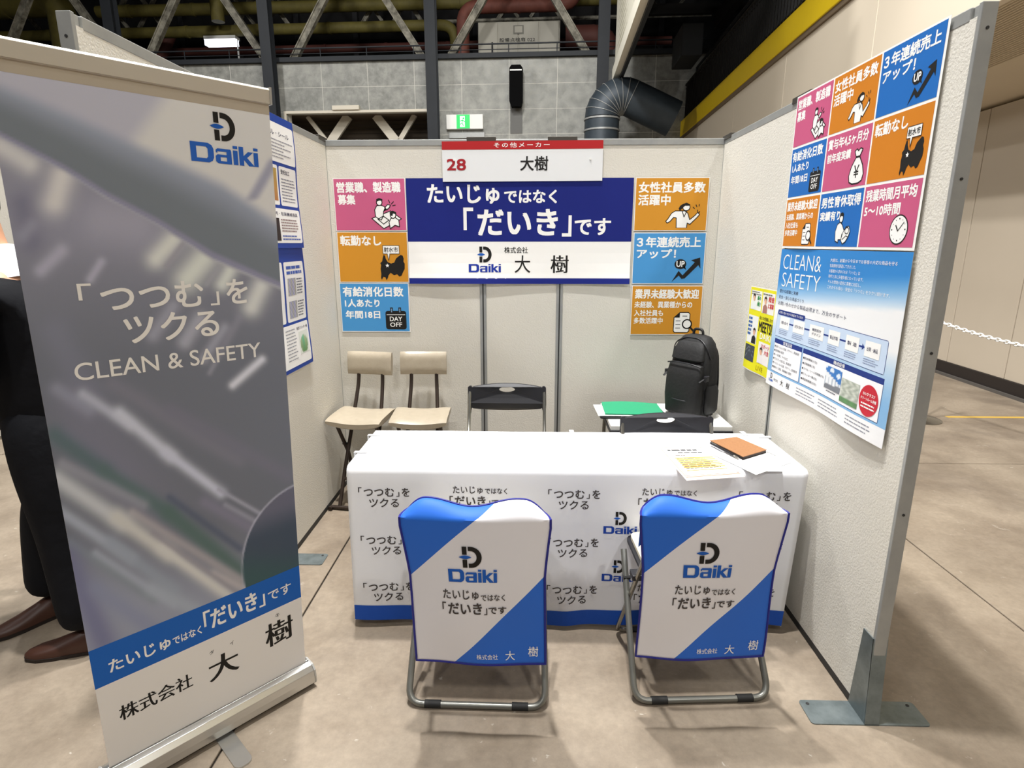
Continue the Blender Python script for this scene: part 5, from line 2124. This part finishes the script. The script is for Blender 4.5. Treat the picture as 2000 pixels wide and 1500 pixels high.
# (x0, y0, x1, y1, half width, end width factor, colour, strength)
ST = [
    (60, 420, 300, 440, 60, 1, (140, 138, 148), .8), (200, 430, 260, 440, 44, 1, (160, 156, 164), .7), (40, 400, 60, 470, 24, 1, (112, 110, 124), .7),
    (0, 285, 55, 320, 22, 1, (196, 192, 186), 1), (118, 345, 104, 395, 26, 1, (204, 198, 190), 1), (60, 440, 44, 460, 14, 1, (150, 148, 158), .7),
    (120, 490, 82, 528, 14, 1, (166, 162, 172), 1), (198, 512, 178, 545, 9, 1, (166, 162, 172), 1),
    (342, 462, 305, 505, 20, 1, (206, 204, 192), 1), (398, 505, 366, 545, 26, 1, (206, 206, 192), 1), (452, 525, 436, 555, 15, 1, (204, 204, 192), 1),
    (512, 560, 494, 600, 19, 1, (204, 202, 192), 1), (360, 470, 325, 520, 5, 1, (150, 146, 150), .9), (430, 520, 405, 555, 5, 1, (156, 154, 156), .8),
    (340, 598, 300, 655, 13, 1, (158, 156, 164), .8), (392, 622, 362, 668, 14, 1, (166, 164, 170), .9), (440, 640, 398, 700, 10, 1, (160, 158, 166), .8),
    (470, 620, 430, 690, 8, 1, (140, 138, 146), .6), (512, 702, 452, 752, 8, 1, (206, 204, 206), 1), (424, 700, 408, 728, 5, 1, (150, 148, 156), .7),
    (110, 650, 170, 770, 30, 1, (128, 128, 140), .5), (150, 800, 300, 1000, 60, 1, (122, 120, 132), .6),
    (220, 750, 460, 900, 16, 1, (122, 120, 128), .8), (330, 800, 560, 930, 14, 1, (116, 114, 124), .8), (400, 900, 560, 960, 12, 1, (108, 110, 116), .7),
    (110, 760, 170, 800, 14, 1, (146, 146, 158), .7), (160, 770, 250, 830, 11, 1, (170, 170, 178), 1), (230, 806, 330, 890, 13, 1, (190, 190, 196), 1), (320, 882, 430, 962, 11, .6, (190, 190, 198), 1),
    (425, 955, 512, 1004, 4, 1, (160, 158, 168), .9), (130, 850, 240, 930, 18, 1, (120, 118, 132), .7),
    (104, 850, 200, 920, 17, 1, (88, 104, 106), .95), (200, 920, 330, 1000, 15, 1, (88, 106, 104), .95), (330, 1000, 478, 1120, 16, 1, (84, 104, 98), .95),
    (330, 970, 470, 1070, 7, 1, (84, 90, 106), .8), (400, 980, 500, 1035, 12, 1, (128, 124, 138), .8), (440, 985, 505, 1020, 5, 1, (150, 148, 158), .8),
    (120, 905, 280, 985, 11, 1, (150, 148, 154), .7), (260, 1000, 470, 1130, 9, 1, (160, 152, 152), .9), (420, 1120, 482, 1150, 9, 1, (176, 168, 164), .9),
    (110, 935, 240, 1020, 18, 1, (186, 186, 184), 1), (230, 1010, 330, 1080, 16, 1, (194, 190, 180), 1), (320, 1070, 450, 1165, 13, 1, (200, 196, 186), 1),
    (300, 1040, 470, 1160, 5, 1, (146, 140, 144), .8),
    (120, 1000, 260, 1090, 12, 1, (164, 168, 176), .9), (220, 1060, 340, 1150, 14, 1, (146, 152, 160), .8), (140, 1060, 300, 1170, 9, 1, (128, 136, 140), .7),
    (190, 1080, 340, 1180, 8, 1, (160, 164, 172), .8), (135, 1090, 200, 1250, 26, 1, (112, 112, 138), .85), (190, 1150, 300, 1230, 18, 1, (132, 136, 156), .7),
    (300, 1150, 400, 1200, 14, 1, (160, 166, 172), .8)]


def art(a, b):
    x, y = dr(a * BW, b * BH)
    x += 3 * math.sin(y * .013)
    top, low = (204, 199, 189), (108, 110, 116)
    c = [top[i] for i in range(3)]
    # grey wedge at the top
    k = sm(360, 300, x + (y - 180) * .75) * sm(110, 165, y + (180 - x) * .18) * .95
    c = [c[i] + ((173, 170, 176)[i] - c[i]) * k for i in range(3)]
    k = sm(8, -8, math.hypot(0, (x - 512) * .86 + (y - 350) * .5) - 9) * sm(300, 318, y) * sm(398, 384, y)
    c = [c[i] + ((152, 150, 160)[i] - c[i]) * k for i in range(3)]
    yt, yb2 = itp(BT, x), itp(BB_, x)
    # below the wide band
    k = sm(yb2 - 4, yb2 + 8, y)
    d = sm(380, 760, y)
    base = [(136, 134, 142)[i] + (low[i] - (136, 134, 142)[i]) * d for i in range(3)]
    k3 = sm(1000, 1200, y)
    base = [base[i] + ((146, 148, 158)[i] - base[i]) * k3 for i in range(3)]
    c = [c[i] + (base[i] - c[i]) * k for i in range(3)]
    if y > yb2 - 30:
        for x0, y0, x1, y1, w_, e, col, st in ST:
            dx, dy = x1 - x0, y1 - y0
            L2 = dx * dx + dy * dy
            t = ((x - x0) * dx + (y - y0) * dy) / L2
            if t < -1 or t > 2:
                continue
            tt = max(0, min(1, t))
            q = math.hypot(x - x0 - dx * tt, y - y0 - dy * tt)
            if q > w_ * 2.2:
                continue
            kk_ = math.exp(-(q / (w_ * 1.08)) ** 2.1) * st * k
            c = [c[i] + (col[i] - c[i]) * kk_ for i in range(3)]
    # the wide band
    kb = sm(yt - 12, yt + 22, y) * sm(yb2 + 4, yb2 - 4, y)
    f_ = (y - yt) / max(1, yb2 - yt)
    g1, g2 = (146, 150, 160), (112, 117, 120)
    bc = [g1[i] + (g2[i] - g1[i]) * sm(0, .6, f_) for i in range(3)]
    if f_ > .88:
        bc = [bc[i] + ((134, 132, 148)[i] - bc[i]) * sm(.88, .95, f_) for i in range(3)]
    c = [c[i] + (bc[i] - c[i]) * kb for i in range(3)]
    # light skirt on the band's upper edge
    # roll end
    ex, ey = (x - 640) / 165, (y - 1108) / 175
    r = math.hypot(ex, ey)
    if y > 900 and r < 1.03:
        dk_ = [(66, 76, 88)[i] + ((60, 84, 84)[i] - (66, 76, 88)[i]) * sm(1060, 1130, y) for i in range(3)]
        hi = sm(1060, 1000, y + (x - 500) * .35) * .9
        dk_ = [dk_[i] + ((104, 102, 114)[i] - dk_[i]) * hi for i in range(3)]
        c = [c[i] + (dk_[i] - c[i]) * sm(1.0, .985, r) for i in range(3)]
        if .985 < r < 1.02:
            c = [c[i] + ((176, 174, 184)[i] - c[i]) * (1 - abs(r - 1.0) / .02) * (.85 if y < 1080 else .5) for i in range(3)]
    # faint white band of the roll tape along the top
    return (min(250, c[0] * 1.08), min(250, c[1] * 1.11), min(250, c[2] * 1.17))


s = Sheet(fb, step=.05, lift=.0002)
s.picture(0, .392, BW, 1.815, lambda a, b: art(a, (.392 + b * (1.815 - .392)) / BH), 130, 300, 'film_artwork', rs, layer=0)
s.rect(0, .270, BW, .394, (24, 98, 190), 1)
s.rect(0, .0, BW, .270, (236, 234, 232), 1)
s.rect(0, 1.812, BW, 1.838, (176, 166, 150), 1)
LT = (236, 234, 230)
slogan_wrap(s, .100, 1.298, .500, 1.370, LT, .022, 3, 5)
s.text('ツクる', .184, 1.214, .412, 1.288, LT, .016, 3, 5)
s.text('CLEAN & SAFETY', .069, 1.136, .524, 1.180, LT, .008, 3, 5)
logo_mark(s, .437, 1.729, .065)
logo_word(s, .384, 1.672, .175, .048, (36, 96, 190))
s.text('たいじゅ', .038, .300, .192, .342, WHITE, .02, 3, 4)
s.text('ではなく', .198, .302, .278, .330, WHITE, .016, 3, 4)
s.text('「', .286, .318, .306, .372, WHITE, .024, 3, 4)
s.text('だいき', .306, .302, .450, .368, WHITE, .024, 3, 4)
s.text('」', .456, .300, .476, .345, WHITE, .024, 3, 4)
s.text('です', .486, .308, .566, .346, WHITE, .014, 3, 4)
s.text('株式会社', .044, .132, .236, .182, BLACK, .0, 3, 4, serif=.0010)
s.text('大', .286, .112, .374, .196, BLACK, .0, 3, 4, serif=.0024)
s.text('樹', .468, .132, .562, .222, BLACK, .0, 3, 4, serif=.0020)
s.text('ダ', .292, .212, .306, .226, BLACK, 0, 3, 2)
s.text('イ', .354, .212, .366, .226, BLACK, 0, 3, 2)
s.text('キ', .506, .234, .520, .250, BLACK, 0, 3, 2)
s.build(rs)

satin = mat('satin_aluminium', (196, 196, 194), .28, .9)


def bfr(u, d, z):     # point by banner coordinates: along, towards camera, world height
    q = BO - BE * (BW - u)
    return Vector((q.x, q.y, 0)) + BN * d + Vector((0, 0, z))


# cassette
prof2 = [(-.055, .012), (-.060, .03), (-.058, .055), (-.045, .075), (-.020, .088), (-.004, .090), (-.004, .083), (.004, .083), (.004, .090), (.022, .084), (.036, .068), (.040, .045), (.038, .02), (.030, .012)]
b = MB()
b.prism(prof2, -.014, BW + .012, f=lambda d, z, h: bfr(h, d, z))
b.build('cassette', satin, rs, bevel=.001)
for ua, ub in ((-.020, -.014), (BW + .012, BW + .018)):
    b = MB()
    b.prism([(p * 1.03, z * 1.02) for p, z in prof2 if not (-.005 < p < .005)], ua, ub, f=lambda d, z, h: bfr(h, d, z))
    b.build('end_cap', mat('cap_grey', (180, 180, 178), .35, .5), rs)
for u in (.30,):
    b = MB()
    b.prism(rrect(-.10, -.026, .185, .026, .02), .0, .006, f=lambda d, q, h, u=u: bfr(u + q, d, h))
    b.build('foot', satin, rs)
    b = MB()
    b.prism(rrect(-.04, -.02, .02, .02, .004), .006, .0125, f=lambda d, q, h, u=u: bfr(u + q, d, h))
    b.build('foot_bracket', satin, rs)
# top rail and pole behind
b = MB()
tp = [(-.012, 0), (.007, 0), (.008, .034), (.003, .040), (-.010, .040)]
b.prism(tp, -.004, BW + .004, f=lambda d, z, h: P0 + BE * h + BU * (BH - .036 + z) + BN * d)
b.build('top_rail', mat('rail_beige', (196, 190, 178), .4, .3), rs, bevel=.001)
for u in (-.006, BW + .001):
    b = MB()
    b.prism([(-.014, -.002), (.010, -.002), (.010, .042), (-.014, .042)], u, u + .005, f=lambda d, z, h: P0 + BE * h + BU * (BH - .036 + z) + BN * d)
    b.build('end_cap', MATS['cap_grey'], rs)
b = MB()
pa = bfr(BW / 2, -.020, .08)
pb_ = P0 + BE * (BW / 2) + BU * (BH - .02) - BN * .012
b.tube([pa, pa.lerp(pb_, .33), pa.lerp(pb_, .66), pb_], .008, 10)
b.build('pole', satin, rs, smooth=True)

# ------------------------------------------------------------------ chain barrier and floor tape by the far hall wall
st_ = empty('barrier_post', (3.560, 5.150, 0))
tag(st_, 'round based barrier post behind the right partition', 'post')
b = MB()
b.lathe([(.17, 0), (.17, .008), (.14, .022), (.05, .034), (.02, .04)], seg=28)
b.build('base', chrome_m, st_, smooth=True)
b = MB()
b.tube([(0, 0, .035), (0, 0, .93)], .014, 12)
b.build('pole', white_pl, st_, smooth=True)
b = MB()
b.lathe([(.02, .92), (.026, .935), (.024, .955), (.01, .965)], seg=14)
b.build('cap', white_pl, st_, smooth=True)
st2 = copy_tree(st_)
st2.location = (4.15, 3.10, 0)
tag(st2, 'round based barrier post holding the far end of the chain', 'post')
cn = empty('plastic_chain', (3.560, 5.150, .90))
tag(cn, 'white plastic chain sagging beside the beige hall wall', 'chain')
A_, B__ = Vector((0, 0, 0)), Vector((.59, -2.05, 0))
NL = 62
link = MB()
link.tube([(.022 * math.cos(t) * 1.0, .010 * math.sin(t), 0) for t in [2 * PI * i / 12 for i in range(12)]], .0042, 6, closed=True)
lm = link.build('link', white_pl, cn, smooth=True)


def cat_(t):
    p = A_.lerp(B__, t)
    return p + Vector((0, 0, -.115 * 4 * t * (1 - t)))


for i in range(NL):
    o = lm if i == 0 else lm.copy()
    if i:
        COL.objects.link(o)
    t = (i + .5) / NL
    d = (cat_(t + .004) - cat_(t - .004)).normalized()
    q = d.to_track_quat('X', 'Z').to_matrix().to_4x4()
    o.matrix_local = Matrix.Translation(cat_(t)) @ q @ Matrix.Rotation(PI / 2 * (i % 2), 4, 'X') @ Matrix.Diagonal(((2.13 / NL * .72) / .022, 1.3, 1.3, 1))
for nm, a in (('floor_tape', (3.86, 5.215, 5.0, 5.262)),):
    o = boxpart(nm, mat('tape_yellow', (206, 168, 70), .5), None, a[0], a[1], .0002, 4.66, a[3], .0012)
    tag(o, 'yellow tape line stuck on the floor near the hall wall', 'tape')

# ------------------------------------------------------------------ person in dark suit behind the banner


def skin(name, verts, edges, radii, m, parent, root=0, sub=2):
    me = bpy.data.meshes.new(name)
    me.from_pydata(verts, edges, [])
    me.materials.append(m)
    o = bpy.data.objects.new(name, me)
    COL.objects.link(o)
    o.parent = parent
    sk = o.modifiers.new('skin', 'SKIN')
    sk.use_smooth_shade = True
    for i, r in enumerate(radii):
        me.skin_vertices[0].data[i].radius = r if isinstance(r, tuple) else (r, r)
    me.skin_vertices[0].data[root].use_root = True
    o.modifiers.new('sub', 'SUBSURF').levels = sub
    o.modifiers['sub'].render_levels = sub
    return o


pe = empty('person', (0, 0, 0))
tag(pe, 'person in a dark suit and brown shoes standing behind the roll-up banner', 'person')
skinm = mat('skin', (206, 154, 122), .55)
suit = mat('navy_suit', (13, 14, 19), .85, bump=(8, .5, .02), spec=.2)
shirt = mat('white_shirt', (232, 234, 236), .7)
hairm = mat('dark_hair', (34, 26, 22), .6)
shoe_m = mat('brown_leather', (66, 38, 27), .45)
sole_m = mat('dark_sole', (30, 20, 16), .6)
# the figure faces -x (to the left of the photograph); y is its shoulder line
HIP = Vector((-1.82, 2.09, .90))
vb = [HIP, HIP + Vector((-.01, 0, .18)), HIP + Vector((-.03, 0, .36)), HIP + Vector((-.05, 0, .50)), HIP + Vector((-.085, 0, .60)), HIP + Vector((-.13, 0, .68)), HIP + Vector((-.155, 0, .78))]
eb = [(i, i + 1) for i in range(6)]
rb_ = [(.09, .10), (.09, .10), (.10, .12), (.07, .08), .050, .072, .085]
# legs: near leg (towards camera) trails, far leg leads
near = [HIP + Vector((.02, -.10, -.06)), Vector((-1.76, 1.99, .48)), Vector((-1.715, 1.945, .09))]
far = [HIP + Vector((-.02, .10, -.06)), Vector((-1.98, 2.17, .48)), Vector((-2.03, 2.15, .10))]
for lg in (near, far):
    k = len(vb)
    vb += lg
    eb += [(0, k), (k, k + 1), (k + 1, k + 2)]
    rb_ += [.085, .06, .042]
arms = []
for sy in (-1, 1):
    k = len(vb)
    sh = HIP + Vector((-.05, sy * .17, .47))
    el = HIP + Vector((-.03 if sy < 0 else -.10, sy * .235, .20))
    wr_ = HIP + Vector((-.26, sy * .16, .16))
    vb += [sh, el, wr_, wr_ + Vector((-.065, 0, -.045))]
    eb += [(3, k), (k, k + 1), (k + 1, k + 2), (k + 2, k + 3)]
    rb_ += [.055, .042, .026, (.018, .036)]
    # five fingers
    pk = k + 3
    palm = vb[pk]
    for q in range(4):
        a = palm + Vector((-.012 + .0 * q, (q - 1.5) * .017, -.020))
        L_ = (.060, .072, .068, .052)[q]
        n_ = len(vb)
        vb += [a, a + Vector((-.012, 0, -L_ * .5)), a + Vector((-.004, 0, -L_))]
        eb += [(pk, n_), (n_, n_ + 1), (n_ + 1, n_ + 2)]
        rb_ += [.009, .0085, .007]
    n_ = len(vb)
    vb += [palm + Vector((-.030, 0, .02)), palm + Vector((-.052, -sy * .01, -.005)), palm + Vector((-.058, -sy * .012, -.03))]
    eb += [(pk, n_), (n_, n_ + 1), (n_ + 1, n_ + 2)]
    rb_ += [.011, .010, .008]
    arms.append((sh, el, wr_))
body = skin('body', vb, eb, rb_, skinm, pe)
# jacket
vj = [HIP + Vector((0, 0, -.12)), HIP + Vector((-.01, 0, .16)), HIP + Vector((-.03, 0, .36)), HIP + Vector((-.055, 0, .50)), HIP + Vector((-.075, 0, .555))]
ej = [(0, 1), (1, 2), (2, 3), (3, 4)]
rj = [(.175, .19), (.160, .170), (.160, .185), (.12, .15), (.065, .07)]
for sh, el, wr_ in arms:
    k = len(vj)
    vj += [sh, el, wr_ + (el - wr_) * .06]
    ej += [(3, k), (k, k + 1), (k + 1, k + 2)]
    rj += [.078, .062, .044]
skin('jacket', vj, ej, rj, suit, pe)
vt = [HIP + Vector((0, 0, -.02)), HIP + Vector((0, 0, .12))]
et, rt_ = [(0, 1)], [(.155, .175), (.145, .16)]
for lg in (near, far):
    k = len(vt)
    vt += [lg[0] + Vector((0, 0, -.02)), lg[1], lg[2] + Vector((0, 0, -.005))]
    et += [(0, k), (k, k + 1), (k + 1, k + 2)]
    rt_ += [.115, .10, .085]
skin('trousers', vt, et, rt_, suit, pe)
# collar, hair, ears, face
b = MB()
b.tube([HIP + Vector((-.070, 0, .52)), HIP + Vector((-.085, 0, .58)), HIP + Vector((-.10, 0, .635))], [.098, .082, .070], 18)
b.build('collar', shirt, pe, smooth=True)
hc = vb[6]
hd = Matrix.Translation(hc + Vector((-.012, 0, .0))) @ Matrix.Rotation(math.radians(-14), 4, 'Y')


def sphere(name, M, m, parent, n=20, k=14):
    b = MB()
    b.grid(lambda u, v_: (math.cos(2 * PI * u) * math.sin(PI * v_), math.sin(2 * PI * u) * math.sin(PI * v_), -math.cos(PI * v_)), n, k)
    return b.build(name, m, parent, smooth=True, M=M)


S3 = lambda x, y, z: Matrix.Diagonal((x, y, z, 1))
sphere('head_shape', hd @ S3(.098, .078, .118), skinm, pe)
sphere('hair', hd @ Matrix.Translation((.016, 0, .022)) @ S3(.100, .086, .112), hairm, pe)
for sy in (-1, 1):
    sphere('ear', hd @ Matrix.Translation((.008, sy * .082, -.012)) @ S3(.018, .010, .030), skinm, pe, 10, 8)
    sphere('eye', hd @ Matrix.Translation((-.088, sy * .030, .004)) @ S3(.010, .014, .009), shirt, pe, 10, 8)
    sphere('pupil', hd @ Matrix.Translation((-.096, sy * .030, .004)) @ S3(.004, .006, .006), hairm, pe, 8, 6)
sphere('nose', hd @ Matrix.Translation((-.102, 0, -.022)) @ S3(.016, .013, .022), skinm, pe, 10, 8)
sphere('mouth', hd @ Matrix.Translation((-.088, 0, -.060)) @ S3(.010, .024, .006), mat('lips', (170, 96, 84), .5), pe, 10, 8)
sphere('chin', hd @ Matrix.Translation((-.058, 0, -.088)) @ S3(.036, .042, .034), skinm, pe, 12, 8)
# shoes
for ank, yaw in ((near[2], math.radians(196)), (far[2], math.radians(236))):
    M = Matrix.Translation((ank.x, ank.y, 0)) @ Matrix.Rotation(yaw, 4, 'Z')
    b = MB()
    rings = [(-.075, .030, .075), (-.05, .038, .092), (0, .040, .098), (.05, .042, .078), (.11, .047, .056), (.165, .043, .044), (.205, .026, .030), (.215, .010, .022)]
    vs = []
    for x, w_, h_ in rings:
        for j in range(14):
            a = PI * j / 13
            vs.append((x, w_ * math.cos(a), .012 + (h_ - .012) * max(0.0, math.sin(a)) ** .7))
    fs = [(i * 14 + j, i * 14 + j + 1, (i + 1) * 14 + j + 1, (i + 1) * 14 + j) for i in range(len(rings) - 1) for j in range(13)]
    fs += [(i * 14 + 13, i * 14, (i + 1) * 14, (i + 1) * 14 + 13) for i in range(len(rings) - 1)]
    fs += [tuple(range(14)), tuple((len(rings) - 1) * 14 + 13 - j for j in range(14))]
    b.add(vs, fs, 0, M)
    sh_ = b.build('shoe', shoe_m, pe, smooth=True)
    b = MB()
    b.prism([(x, w_ + .003) for x, w_, _ in rings] + [(x, -w_ - .003) for x, w_, _ in rings[::-1]], 0, .014, M=M)
    b.prism([(-.078, .034), (-.02, .038), (-.02, -.038), (-.078, -.034)], 0, .02, M=M)
    b.build('sole', sole_m, sh_)
